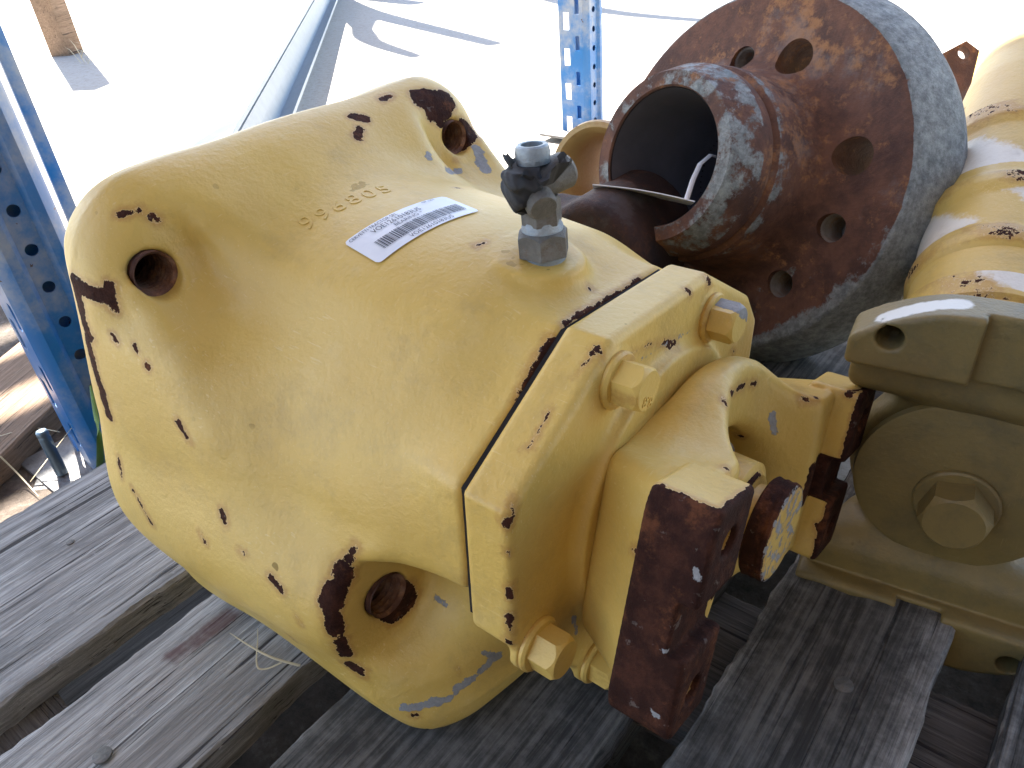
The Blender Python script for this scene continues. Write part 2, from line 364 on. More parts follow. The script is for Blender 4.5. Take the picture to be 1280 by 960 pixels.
def surfnet(name, fn, lo, hi, h, iters=3):
    lo = np.array(lo, np.float32); n = np.ceil((np.array(hi) - lo) / h).astype(int) + 1
    ax = [(lo[i] + h * np.arange(n[i])).astype(np.float32) for i in range(3)]
    V = np.empty(tuple(n), np.float32)
    for i0 in range(0, n[0], 24):
        X, Y, Z = np.meshgrid(ax[0][i0:i0 + 24], ax[1], ax[2], indexing='ij'); V[i0:i0 + 24] = fn(X, Y, Z)
    sg = V < 0; c = np.zeros(tuple(n - 1), np.int8)
    for dx in (0, 1):
        for dy in (0, 1):
            for dz in (0, 1): c += sg[dx:n[0] - 1 + dx, dy:n[1] - 1 + dy, dz:n[2] - 1 + dz]
    I, J, K = np.nonzero((c > 0) & (c < 8)); acc = np.zeros((len(I), 3), np.float32); cnt = np.zeros(len(I), np.float32)
    cor = [(a, b, d) for a in (0, 1) for b in (0, 1) for d in (0, 1)]
    for p in cor:
        for axn in range(3):
            if p[axn]: continue
            q = list(p); q[axn] = 1
            v0 = V[I + p[0], J + p[1], K + p[2]]; v1 = V[I + q[0], J + q[1], K + q[2]]; m = (v0 < 0) != (v1 < 0)
            t = v0[m] / (v0[m] - v1[m]); pos = np.tile(np.array(p, np.float32), (m.sum(), 1)); pos[:, axn] += t
            acc[m] += pos; cnt[m] += 1
    P = lo + h * (np.stack([I, J, K], 1) + acc / cnt[:, None]); P = P.astype(np.float32)
    idx = np.full(tuple(n - 1), -1, np.int32); idx[I, J, K] = np.arange(len(I)); Q = []
    for axn in range(3):
        sl0 = [slice(None)] * 3; sl1 = [slice(None)] * 3; sl0[axn] = slice(0, -1); sl1[axn] = slice(1, None)
        s0, s1 = sg[tuple(sl0)], sg[tuple(sl1)]; A = np.stack(np.nonzero(s0 != s1), 1)
        u, w = (axn + 1) % 3, (axn + 2) % 3
        A = A[(A[:, u] > 0) & (A[:, w] > 0) & (A[:, u] < n[u] - 1) & (A[:, w] < n[w] - 1)]
        inside = s0[A[:, 0], A[:, 1], A[:, 2]]
        def g(du, dw):
            B = A.copy(); B[:, u] -= du; B[:, w] -= dw; return idx[B[:, 0], B[:, 1], B[:, 2]]
        q = np.stack([g(1, 1), g(0, 1), g(0, 0), g(1, 0)], 1); q[~inside] = q[~inside][:, ::-1]; Q.append(q)
    Q = np.concatenate(Q); e = h * .25
    for _ in range(iters):
        f0 = fn(P[:, 0], P[:, 1], P[:, 2])
        G = np.stack([fn(P[:, 0] + e, P[:, 1], P[:, 2]) - f0, fn(P[:, 0], P[:, 1] + e, P[:, 2]) - f0, fn(P[:, 0], P[:, 1], P[:, 2] + e) - f0], 1) / e
        st = (f0 / np.maximum((G ** 2).sum(1), .2))[:, None] * G; L = np.linalg.norm(st, axis=1, keepdims=True)
        P = P - st * np.minimum(1, h * .5 / np.maximum(L, 1e-9))
    me = bpy.data.meshes.new(name); me.vertices.add(len(P)); me.vertices.foreach_set('co', P.astype(np.float32).ravel())
    me.loops.add(len(Q) * 4); me.loops.foreach_set('vertex_index', Q.astype(np.int32).ravel())
    me.polygons.add(len(Q)); me.polygons.foreach_set('loop_start', np.arange(0, len(Q) * 4, 4, dtype=np.int32))
    me.polygons.foreach_set('loop_total', np.full(len(Q), 4, np.int32)); me.update(calc_edges=True); smooth(me, None)
    return me
def traces(fn, pts):
    q = np.array(pts, float); r = np.stack([q[:, 0] - CX, -(q[:, 1] - CY), np.full(len(q), F_PX)], 1) @ R3.T
    r /= np.linalg.norm(r, axis=1, keepdims=True); t = np.full(len(q), .12)
    for _ in range(140):
        p = (CAM + r * t[:, None]).astype(np.float32); d = fn(p[:, 0], p[:, 1], p[:, 2]); t = np.minimum(t + np.where(np.abs(d) < 2e-5, 0, d * .7), 3.5)
    return [None if tt > 3 else CAM + rr * tt for rr, tt in zip(r, t)]
def trace(fn, px, py): return traces(fn, [(px, py)])[0]
def wear_field(fn, P, spots):
    """spots: list of ([(px,py),...], radius px) seen on the surface; returns 1 at their edge, >1 inside, 0 far away"""
    out = np.zeros(len(P), np.float32)
    allp = [p for pts, _ in spots for p in pts]; T = traces(fn, allp) if allp else []; k0 = 0
    for pts, rp in spots:
        W = [w for w in T[k0:k0 + len(pts)] if w is not None]; k0 += len(pts)
        if not W: continue
        for i in range(len(W)):
            a = W[i]; b = W[min(i + 1, len(W) - 1)]
            if np.linalg.norm(b - a) > .08: b = a
            r = rp * float(R3[:, 2] @ (a - CAM)) / F_PX
            ab = b - a; L = max(float(ab @ ab), 1e-12); t = np.clip(((P - a) @ ab) / L, 0, 1)
            d = np.linalg.norm(P - (a + t[:, None] * ab), axis=1)
            out = np.maximum(out, np.clip(1 + (r - d) / .012, 0, 2))
    return out

# ================================================================== THE SETTING
GZ = -.144
v = []; f = []; N = 60
xs = np.concatenate([-np.geomspace(60, .05, N), np.geomspace(.05, 60, N)])
for yy in xs:
    for xx in xs: v.append((xx - 1.2, yy + .6, GZ + .004 * math.sin(xx * 2.1) * math.sin(yy * 1.7)))
n2 = len(xs)
for j in range(n2 - 1):
    for i in range(n2 - 1): f.append((j * n2 + i, j * n2 + i + 1, (j + 1) * n2 + i + 1, (j + 1) * n2 + i))
g = put('ground', mesh('ground', v, f, None), GROUND); g['kind'] = 'structure'
# bare soil under the rack
pts = []
for k in range(60):
    t = 2 * math.pi * k / 60; r = 1 + .07 * math.sin(3 * t + 1) + .05 * math.sin(7 * t) + .03 * math.sin(13 * t)
    pts.append((-.45 + 1.35 * r * math.cos(t), .02 + .62 * r * math.sin(t)))
v = [(-.45, .02, GZ + .016)] + [(p[0], p[1], GZ + .012) for p in pts]
s_ = put('soil', mesh('soil', v, [(0, k + 1, (k + 1) % 60 + 1) for k in range(60)], None), SOIL); s_['kind'] = 'structure'

# ================================================================== PALLET
pal = thing('wooden_pallet', 'weathered grey wooden pallet carrying the machine parts', 'pallet', (-.2, .15, GZ))
H_PL = .022
def plank_mesh(w, L, h, seed, ny=220, nx=10):
    rg = np.random.default_rng(seed); bm = bmesh.new()
    ph = rg.uniform(0, 6.28, 12)
    def edge(y, k): return .0010 * math.sin(y * 9 + ph[k]) + .0006 * math.sin(y * 31 + ph[k + 1]) + .0007 * math.sin(y * 83 + ph[k + 2]) + rg.normal(0, .00035)
    rows = []
    for j in range(ny + 1):
        y = -L / 2 + L * j / ny; e0, e1 = edge(y, 0), edge(y, 3); ring = []
        x0, x1 = -w / 2 + e0, w / 2 + e1; b = max(.0012 + .0008 * math.sin(y * 40 + ph[7]) + abs(rg.normal(0, .0006)), .0005)
        top = [(x0, -b)] + [(x0 + b + (x1 - x0 - 2 * b) * i / nx, 0.0009 * math.sin(i * 1.3 + ph[8] + y * 3) + .0006 * math.sin(y * 17 + i * 2.1 + ph[9])) for i in range(nx + 1)] + [(x1, -b)]
        for (x, z) in top: ring.append(bm.verts.new((x, y, z)))
        ring.append(bm.verts.new((x1, y, -h))); ring.append(bm.verts.new((x0, y, -h))); rows.append(ring)
    m = len(rows[0])
    for j in range(ny):
        for i in range(m): bm.faces.new((rows[j][i], rows[j][(i + 1) % m], rows[j + 1][(i + 1) % m], rows[j + 1][i]))
    bm.faces.new(rows[0]); bm.faces.new(rows[-1][::-1])
    return bm_mesh('plank', bm, 28)
PY0, PY1 = -.42, .83
def stain(me, mtx, spots_w=(), shade_spots=()):  # first list: reddish stains; second list: painted shade
    P = verts_of(me); Wm = np.array(mtx)[:3]; P = P @ Wm[:, :3].T + Wm[:, 3]
    for nm, sp in (('wear', spots_w), ('bare', shade_spots)):
        o = np.zeros(len(P), np.float32)
        for (ax, ay, bx, by, r, fall) in sp:
            a = np.array([ax, ay]); b = np.array([bx, by]); ab = b - a; t = np.clip(((P[:, :2] - a) @ ab) / max(ab @ ab, 1e-9), 0, 1)
            d = np.linalg.norm(P[:, :2] - (a + t[:, None] * ab), axis=1); o = np.maximum(o, np.clip(1 + (r - d) / fall, 0, 2))
        set_attr(me, nm, o)
for k, (x0, x1, yaw) in enumerate([(-.633, -.4525, .2), (-.4205, -.316, 1.2), (-.2785, -.134, -.4), (-.0985, .0030, .1), (.0375, .182, 0)]):
    me = plank_mesh(x1 - x0, PY1 - PY0, H_PL, 10 + k)
    m = Matrix.Translation(((x0 + x1) / 2, (PY0 + PY1) / 2, -.0005 - (.0012 if k == 1 else 0))) @ Matrix.Rotation(math.radians(yaw), 4, 'Z')
    if k == 1:
        a = hit(215, 820, 2, 0); b = hit(290, 765, 2, 0); stain(me, m, [(a[0], a[1], b[0], b[1], .006, .010)])
    elif k == 3: stain(me, m, [], [(-.05, .10, -.05, .7, .045, .05)])  # fourth plank: shade put into the board colour
    elif k == 2: stain(me, m, [], [(-.2, .0, -.2, .6, .09, .05)])  # third plank: shadow beside the housing painted as dark wood
    elif k == 4: stain(me, m, [], [(.1, .0, .1, .6, .06, .05)])  # last plank darkened by the same painted shade
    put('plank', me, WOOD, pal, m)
for yy, w in ((-.02, .10), (.30, .11), (.62, .10)):      # cross boards and their blocks below
    me = plank_mesh(w, .815, .022, 50 + int(yy * 100))
    put('cross_board', me, WOODD, pal, Matrix.Translation((-.2255, yy, -H_PL - .001)) @ Matrix.Rotation(math.pi / 2, 4, 'Z'))
    for xx in (-.56, -.2255, .11):
        put('block', box(.14, w - .004, .0765, .003), WOODD, pal, Matrix.Translation((xx, yy, -H_PL - .024 - .0385)))
for xx in (-.56, -.2255, .11):
    put('bottom_board', plank_mesh(.10, 1.2, .0195, 80 + int(xx * 100)), WOODD, pal, Matrix.Translation((xx, .2, GZ + .0212)))
def nail(px, py, r=.005, mt=None):
    p = hit(px, py, 2, .0006); me = lathe([(-.004, r * .5), (-.0005, r * .5), (-.0005, r), (.0006, r * .96), (.0010, r * .6), (.0010, 0)], 20)
    put('nail', me, mt or STEELD, pal, Matrix.Translation(p))
for q in ((128, 944), (1055, 856), (88, 678)): nail(*q, r=.0055 if q[0] != 88 else .003)
def knot(px, py, rx, ry):
    p = hit(px, py, 2, .0012); me = lathe([(-.003, 1), (0, 1), (.0006, .85), (.0002, .4), (.0004, 0)], 24)
    me.transform(Matrix.Diagonal((rx, ry, 1, 1))); put('knot', me, WOODD, pal, Matrix.Translation(p))

# ================================================================== BEARING HOUSING
YC, ZC, ROLL = .28, .125, math.radians(5)
cr_, sr_ = math.cos(ROLL), math.sin(ROLL)
def hl(y, z): dy, dz = y - YC, z - ZC; return dy * cr_ - dz * sr_, dy * sr_ + dz * cr_
PLATE = [(-.050, .107), (.043, .107), (.104, .073), (.121, .052), (.121, -.02), (.062, -.100), (-.058, -.100), (-.1245, -.016), (-.1245, .060)]
PLATE_X = (-.176, -.150)
PLATE_IN = [(p * .905, q * .895) for p, q in PLATE]
WALL = [(-.43, .262), (-.388, .250), (-.352, .212), (-.328, .178), (-.302, .118), (-.288, .090), (-.268, .062), (-.242, .034), (-.228, .014), (-.234, .004), (-.425, .004), (-.452, .10)]
RIB = [(-.41, .240), (-.384, .2415), (-.352, .208), (-.326, .170), (-.345, .160), (-.41, .19)]
BELLY = [(-.44, .0005), (-.44, .11), (-.275, .11), (-.235, .075), (-.215, .045), (-.208, .020), (-.210, .0005)]
HOLES = []
for (px, py, x0, r) in ((196, 343, -.385, .0122), (570, 172, -.385, .0118), (487, 746, -.238, .0128)):
    p = hit(px, py, 0, x0); HOLES.append((x0, p[1], p[2], r))
def f_housing(x, y, z):
    yl, zl = hl(y, z); r = np.sqrt(yl * yl + zl * zl); re = np.sqrt((yl * .95) ** 2 + zl * zl)
    u = np.clip((-.185 - x) / .215, 0, 1)
    Rx = .1185 + .017 * u + .003 * np.sin(u * math.pi)
    k = np.clip((-.180 - x) / .050, 0, 1); k = k * k * (3 - 2 * k)
    sect = (poly_sd(yl, zl, PLATE_IN) - .0095) * (1 - k) + (re - Rx) * k            # plate outline melting into a barrel
    body = smax(sect * .9, np.maximum(x + .1785, -.455 - x), .004)
    # rear mounting flange: rounded square, lower corners leaning in
    dy, dz = y - YC, z - ZC; yf = dy - sr_ * dz * .8
    fl = rbox(x + .418, yf, dz - .0195, .034, .1450, .1435, .042)
    bev = (np.abs(yf) * .97 - dz * .24) - .1495
    fl = smax(fl, bev, .02)
    d = smin(body, fl, .050)
    # side walls that run forward to the lower bosses
    wp = poly_sd(x, z, WALL); w = extr(wp, np.abs(yf), .070, .1420, .026)
    w = smax(w, bev, .02)
    d = smin(d, w, .050)
    bl = extr(poly_sd(x - .020 * (1 - np.clip(yf / .14, -1, 1) ** 2), z, BELLY), np.abs(yf), -.1, .142, .044); d = smin(d, bl, .030)
    # boss round the lower bolt holes, seat faced off
    by, bz = HOLES[2][1], HOLES[2][2]; byl = by - YC - sr_ * (bz - ZC) * .8
    rb = np.sqrt((np.abs(yf) - abs(byl)) ** 2 + (z - bz) ** 2)
    boss = smax(rb - .034 - np.clip(HOLES[2][0] - x, 0, .1) * .10, np.maximum(x - HOLES[2][0], -.44 - x), .010)
    d = smin(d, boss, .026)
    d = smax(d, -smax(rb - .0300, np.abs(x - HOLES[2][0] - .05) - .05, .008), .022)
    # pockets for the upper bolts
    for (hx, hy, hz, hr) in HOLES[:2]:
        tt = np.clip(((y - hy) * (.004 if hy < YC else -.004) + (z - hz) * .001) / .000017, 0, 1); rp = np.sqrt((y - hy - tt * (.004 if hy < YC else -.004)) ** 2 + (z - hz - tt * .001) ** 2); d = smax(d, -smax(rp - .024, np.abs(x - hx - .08) - .08, .008), .024)
    # raised collar under the grease fitting
    c = FIT; rc = np.sqrt((x - c[0]) ** 2 + (y - c[1]) ** 2)
    col = smax(rc - .021, np.abs(z - c[2] + .006) - .0075, .004); d = smin(d, col, .008)
    # lower rear edge leans in; short rib runs down from the upper lug
    d = smax(d, -(x + .456) * .922 - (z - .11) * .387, .016)
    rib = extr(poly_sd(x, z, RIB), np.abs(yf), .100, .1405, .007); d = smin(d, rib, .014)
    # flat underside resting on the deck, hollow rear, bolt holes
    d = smax(d, .0012 - z, .010)
    d = np.maximum(d, -smax(r - .100, x + .40, .01))
    for (hx, hy, hz, hr) in HOLES:
        rr = np.sqrt((y - hy) ** 2 + (z - hz) ** 2); d = smax(d, -np.maximum(np.maximum(rr - hr, hx - .034 - x), x - hx - .03), .0025)
    return d
FIT = np.array([-10., 0, 0]); FIT = trace(f_housing, 681, 326)
print('fitting base', FIT)
hs = thing('bearing_housing', 'cast yellow bearing housing with chipped paint lying on the grey pallet', 'machine part', (-.3, .28, 0))
me = surfnet('housing_body', f_housing, (-.465, .100, -.004), (-.172, .462, .302), .0019)
P = verts_of(me)
CH = [([(92, 352), (118, 368), (136, 372)], 9), ([(137, 358), (142, 382)], 7), ([(96, 362), (104, 400), (112, 420)], 9), ([(108, 420), (118, 460), (130, 500), (137, 520)], 7),
      ([(525, 122), (560, 126)], 15), ([(540, 140), (556, 138)], 12), ([(550, 155), (553, 162)], 5), ([(442, 146), (456, 148)], 8), ([(450, 160), (447, 172)], 5),
      ([(590, 128), (600, 140)], 4), ([(603, 150), (618, 175)], 3), ([(487, 120), (478, 124)], 4), ([(150, 268), (172, 263)], 3), ([(190, 272), (197, 274)], 4),
      ([(436, 698)], 8), ([(430, 712), (426, 722)], 13), ([(418, 738), (414, 752)], 17), ([(413, 768), (419, 788)], 13), ([(425, 802), (431, 818)], 9), ([(436, 830), (450, 838)], 7), ([(440, 690), (446, 684)], 4), ([(446, 838), (452, 842)], 6),
      ([(183, 455), (184, 460)], 2.5), ([(168, 432), (172, 440)], 1.2), ([(140, 418), (148, 428)], .8), ([(222, 528), (236, 551)], 2.2),
      ([(338, 722), (352, 738)], 5), ([(277, 640), (280, 652)], 4), ([(300, 690), (304, 692)], 3), ([(370, 772), (376, 780)], 3), ([(362, 795), (367, 800)], 2), ([(250, 668), (258, 680)], 2),
      ([(148, 572), (152, 596)], 4), ([(165, 610), (190, 655)], 2), ([(425, 868), (430, 872)], 3), ([(573, 832), (573, 842)], 2), ([(515, 893), (520, 893)], 4),
      ([(607, 303), (597, 306)], 1.4), ([(735, 360), (738, 362)], 3), ([(196, 343)], 36), ([(570, 172)], 26), ([(487, 745)], 33), ([(570, 200), (572, 235)], 3),
      ([(845, 332), (800, 352), (760, 376), (705, 404)], 4.5), ([(690, 425), (655, 490), (625, 555)], 6), ([(612, 580), (593, 625)], 3), ([(590, 640), (592, 700)], 3), ([(594, 720), (598, 750)], 6)]
BA = [([(596, 188), (606, 212)], 8), ([(561, 214), (574, 213)], 6), ([(535, 192), (536, 200)], 4), ([(641, 246), (644, 252)], 5), ([(505, 885), (535, 880), (560, 872)], 6),
      ([(570, 862), (600, 840), (622, 822)], 5), ([(605, 815), (620, 822)], 4), ([(545, 748), (556, 756)], 3)]
set_attr(me, 'wear', wear_field(f_housing, P, CH)); set_attr(me, 'bare', wear_field(f_housing, P, BA))
hb = put('housing_body', me, YEL, hs)
for (hx, hy, hz, hr) in HOLES:                                 # threaded holes
    pr = [(.0, hr * 1.0)]
    for i in range(9): pr += [(-.0003 - i * .0036, hr * .995), (-.0021 - i * .0036, hr * .86), (-.0027 - i * .0036, hr * .86)]
    pr += [(-.0335, hr * .9), (-.0338, 0)]
    put('threaded_hole', lathe(pr, 48, ang=20, caps=False), RUST, hs, frame((hx - .0008, hy, hz), (1, 0, 0)))
# cover plate, gasket, bolts
FR = Matrix(((0, 0, 1, 0), (cr_, sr_, 0, YC), (-sr_, cr_, 0, ZC), (0, 0, 0, 1)))    # local (yl, zl, x) -> world
def f_plate(x, y, z):
    yl, zl = hl(y, z); d = extr(poly_sd(yl, zl, PLATE) - .0, x, PLATE_X[0], PLATE_X[1], .0045)
    r = np.sqrt(yl * yl + zl * zl); ring = np.maximum(r - .078, np.abs(x + .150) - .006)
    for (ax, az) in BOLTS:
        rr = np.sqrt((y - ax) ** 2 + (z - az) ** 2); d = smin(d, np.maximum(rr - .0138, np.abs(x + .152) - .0022), .003)
    notch = hit(602, 728, 0, -.178)
    nd = np.sqrt((x + .178) ** 2 + (y - notch[1]) ** 2 * 1.0 + ((z - notch[2]) * .45) ** 2) - .006
    return smax(smin(d, ring, .008), -nd, .003)
BOLTS = []
for (px, py) in ((768, 474), (886, 396), (668, 802), (741, 822)): p = hit(px, py, 0, PLATE_X[1]); BOLTS.append((p[1], p[2]))
me = surfnet('cover_plate', f_plate, (-.182, .14, .01), (-.140, .42, .25), .0016)
CHP = [([(640, 625), (635, 655)], 4), ([(636, 770), (638, 790)], 3), ([(634, 800), (640, 806)], 5), ([(660, 560), (690, 510)], 1.6), ([(720, 470), (742, 440)], 1.6), ([(745, 434), (750, 442)], 4),
       ([(884, 349), (888, 351)], 4), ([(857, 362), (863, 366)], 3), ([(923, 362), (928, 366)], 4), ([(915, 437), (917, 440)], 3), ([(790, 442), (812, 430), (842, 428)], 1), ([(835, 434), (843, 429)], 2.4),
       ([(636, 735), (637, 745)], 3), ([(632, 690), (636, 692)], 1.5), ([(902, 461), (906, 462)], 2), ([(940, 440), (940, 460)], 2)]
set_attr(me, 'wear', wear_field(f_plate, verts_of(me), CHP)); set_attr(me, 'bare', wear_field(f_plate, verts_of(me), [([(716, 772), (722, 788)], 3), ([(800, 450), (880, 405)], .8)]))
put('cover_plate', me, YEL, hs)
cyw = lambda P_, s: [(p[0] * s, p[1] * s) for p in P_]
put('gasket', prism(cyw(PLATE, .965), .0035, 0), simple('gasket_black', (.010, .008, .008), .95), hs, FR @ Matrix.Translation((0, 0, -.1791)))
hexm = hexhead(.0195, .0135, 'bolt_head'); wsh = lathe([(0, .0137), (.0018, .0139), (.0032, .0128), (.0034, .0)], 40, name='washer')
greasy = GREYST
for i, (ay, az) in enumerate(BOLTS):
    m = frame((PLATE_X[1] + .0008, ay, az), (1, 0, 0)) @ Matrix.Rotation(.5 + i * 1.7, 4, 'Z')
    hm = hexm.copy()
    Pm = verts_of(hm); sp = np.zeros(len(Pm), np.float32)
    ang = np.arctan2(Pm[:, 1], Pm[:, 0]); k = [1.1, 3.6, .4, 2.2][i]
    sp = np.clip(np.cos(ang - k) * 1.6 - .55 + RNG.normal(0, .05, len(Pm)), 0, 1.2) * (.78)
    if i != 1: set_attr(hm, 'wear', sp)
    else: set_attr(hm, 'bare', np.clip(np.cos(ang - 3.3) * 1.4 + .45 - (Pm[:, 2] > .013) * .15, 0, 2))
    b = put('bolt', hm, YEL, hs, m @ Matrix.Translation((0, 0, .0032)))
    wm_ = wsh.copy(); Pw = verts_of(wm_); set_attr(wm_, 'wear', np.where(Pw[:, 2] < .001, .92, .66)); put('washer', wm_, YEL, b, m)

def text_mesh(s, size, extrude=0.0, align='LEFT'):
    c = bpy.data.curves.new('t', 'FONT'); c.body = s; c.size = size; c.extrude = extrude; c.align_x = align; c.resolution_u = 3
    o = bpy.data.objects.new('t', c); COL.objects.link(o); dg = bpy.context.evaluated_depsgraph_get(); dg.update()
    me = bpy.data.meshes.new_from_object(o.evaluated_get(dg)); bpy.data.objects.remove(o); bpy.data.curves.remove(c); return me
mk = text_mesh('8.8', .0075, .0004, 'CENTER'); mk.materials.clear()
put('grade_mark', mk, YEL, [o for o in hs.children if o.name == 'bolt'][0], frame((PLATE_X[1] + .0008 + .0032 + .0135, BOLTS[0][0], BOLTS[0][1] - .003), (1, 0, 0)) @ Matrix.Rotation(math.radians(60), 4, 'Z'))

# ---- sticker and cast number follow the curved body
HX0, HY0, HST = -.41, .14, .0015
hgx, hgy = np.meshgrid(HX0 + HST * np.arange(150), HY0 + HST * np.arange(190), indexing='ij'); hgz = np.full(hgx.shape, .34, np.float32)
for _ in range(70): hgz -= f_housing(hgx.astype(np.float32), hgy.astype(np.float32), hgz) * .8
def surf_at(x, y):
    i = min(max((x - HX0) / HST, 0), 148.99); j = min(max((y - HY0) / HST, 0), 188.99); a, b = int(i), int(j); u, w = i - a, j - b
    return float(hgz[a, b] * (1 - u) * (1 - w) + hgz[a + 1, b] * u * (1 - w) + hgz[a, b + 1] * (1 - u) * w + hgz[a + 1, b + 1] * u * w)
def surf_grid(O, U, V):
    """map from sticker units to the casting's top"""
    def fmap(u, v, off):
        x = O[0] + U[0] * u + V[0] * v; y = O[1] + U[1] * u + V[1] * v; z = surf_at(x, y); e = .004
        nx = -(surf_at(x + e, y) - surf_at(x - e, y)) / (2 * e); ny = -(surf_at(x, y + e) - surf_at(x, y - e)) / (2 * e)
        n = Vector((nx, ny, 1)).normalized(); return Vector((x, y, z)) + n * off
    return fmap
A_ = trace(f_housing, 474, 331); B_ = trace(f_housing, 600, 265); D_ = trace(f_housing, 430, 305)
LU = np.linalg.norm(B_ - A_); LV = np.linalg.norm(D_ - A_)
print('sticker', A_, B_, D_, LU, LV)
STM = surf_grid(A_, (B_ - A_)[:2], (D_ - A_)[:2])         # u, v in 0..1
def wrap(me, off, ubase=0, vbase=0, us=1., vs=1.):
    for q in me.vertices:
        c = q.co; q.co = STM(ubase + c.x * us, vbase + c.y * vs, off + c.z)
    return me
nu, nv = 40, 12; v = []; f = []
for j in range(nv + 1):
    for i in range(nu + 1):
        u, w = i / nu, j / nv
        cu, cv = u - .5, w - .5; R_ = .09                 # rounded corners
        ex, ey = max(abs(cu) * LU / LV - (.5 * LU / LV - R_), 0), max(abs(cv) - (.5 - R_), 0); L = math.hypot(ex, ey)
        if L > R_:
            k = R_ / L; u = .5 + math.copysign((.5 * LU / LV - R_ + ex * k) * LV / LU, cu); w = .5 + math.copysign(.5 - R_ + ey * k, cv)
        v.append(STM(u, w, .0007))
for j in range(nv):
    for i in range(nu): a = j * (nu + 1) + i; f.append((a, a + 1, a + nu + 2, a + nu + 1))
st = put('barcode_sticker', mesh('sticker', v, f, None), WHITE, hs, label='white paper sticker with barcode and part number')
def print_text(s, u0, v0, hgt, width, mat, off=.0011):
    me = text_mesh(s, 1.0); P = verts_of(me); x0, x1 = P[:, 0].min(), P[:, 0].max()
    k = width / (x1 - x0)
    bm = bmesh.new(); bm.from_mesh(me); bmesh.ops.triangulate(bm, faces=bm.faces); bm.to_mesh(me); bm.free()
    for q in me.vertices: q.co = STM(u0 + (q.co.x - x0) * k, v0 + q.co.y * hgt / .7, off)
    me.materials.clear(); put('printed_text', me, mat, st)
print_text('CERVETTI TRACTOR SRL', .03, .865, .085, .46, INK2)
print_text('VOE12610183US', .20, .70, .13, .47, INK)
print_text('BEARING *', .37, .56, .095, .27, INK2)
print_text('VOE12610183US', .34, .045, .105, .42, INK2)
print_text('NR 1001', .75, .90, .06, .12, INK2)
bmv = []; bmf = []; u = .13; RB = random.Random(3)
while u < .93:
    w = RB.choice([.0035, .0035, .007, .0105]); k = len(bmv)
    for j in range(5):
        vv = .20 + .30 * j / 4; bmv += [STM(u, vv, .0011), STM(u + w, vv, .0011)]
    bmf += [(k + 2 * j, k + 2 * j + 1, k + 2 * j + 3, k + 2 * j + 2) for j in range(4)]
    u += w + RB.choice([.004, .004, .007, .010])
put('barcode', mesh('barcode', bmv, bmf, None), INK, st)
# raised cast number
c0 = trace(f_housing, 390, 285); c1 = trace(f_housing, 486, 240)
dv = (c1 - c0)[:2]; Ld = np.linalg.norm(dv); uu = dv / Ld; vv_ = np.array([-uu[1], uu[0]])
NUM = surf_grid(c0, uu, vv_)
def emboss(s, shift, n_h, pitch, hgt, start=0):
    for i, ch in enumerate(s):
        me = text_mesh(ch, hgt, .0004, 'CENTER'); me.materials.clear()
        for q in me.vertices: q.co = NUM(start + i * pitch + q.co.x, shift + q.co.y, n_h + q.co.z)
        put('cast_digit', me, YEL, hb)
emboss('996805', 0, .0001, Ld / 5, .0165)

# ---- grease fitting
FB = Vector(FIT) - Vector((0, 0, .003)); FZ = Vector((-.03, .02, 1)).normalized(); FM = frame(FB, FZ, (1, .3, 0)) @ Matrix.Diagonal((.86, .86, .65, 1))
fit = put('grease_fitting', lathe([(0, .0118), (.002, .0128), (.0045, .0122), (.006, .0128), (.008, .0122), (.0095, .0126), (.0115, .0115), (.012, 0)], 40), ZINC, hs, FM)
put('hex_nut', hexhead(.0270, .0195), STEELD, fit, FM @ Matrix.Translation((0, 0, .0112)) @ Matrix.Rotation(.25, 4, 'Z'))
put('collar', lathe([(0, .0122), (.004, .0118), (.006, .0108), (.008, .0104)], 32), ZINC, fit, FM @ Matrix.Translation((0, 0, .030)))
put('hex_body', hexhead(.0205, .020), STEELD, fit, FM @ Matrix.Translation((0, 0, .036)) @ Matrix.Rotation(.1, 4, 'Z'))
put('neck', lathe([(0, .0078), (.012, .0075), (.016, .006)], 28), STEELD, fit, FM @ Matrix.Translation((0, 0, .054)))
ed = Vector(at(700, 195, .44) - at(640, 215, .43)); ed = Vector((.25, .95, .12)).normalized()
ec = FM @ Vector((0, 0, .067))
put('elbow', lathe([(-.012, .0085), (-.010, .0102), (.018, .0104), (.0205, .0085), (.0207, 0)], 32), STEELD, fit, frame(ec, ed) @ Matrix.Scale(.86, 4))
put('side_port', lathe([(0, .0085), (.014, .0088), (.0165, .0072), (.0168, 0)], 28), STEELD, fit, frame(ec + Vector((.0, -.004, -.005)), (.8, -.62, -.22)) @ Matrix.Scale(.86, 4))
def boot(x, y, z):
    d = np.sqrt((x - bc.x) ** 2 + (y - bc.y) ** 2 + ((z - bc.z) * .8) ** 2) - .0098
    d = d + .0011 * np.sin(x * 410 + y * 260 + 1) + .0009 * np.sin(y * 530 - z * 390) + .0007 * np.sin(z * 760 + x * 300) + .0004 * np.sin(x * 1500 + z * 1300)
    rr = np.sqrt((x - bc.x) ** 2 + (y - bc.y) ** 2)
    return np.maximum(d, z - bc.z - .008)
bc = ec + Vector((-.006, -.009, .004))
put('rubber_boot', surfnet('rubber_boot', boot, tuple(bc - Vector((.02,) * 3)), tuple(bc + Vector((.02,) * 3)), .0011), RUBBER, fit)
tc_ = ec + Vector((-.002, -.001, .008))
sk = []; n = 46
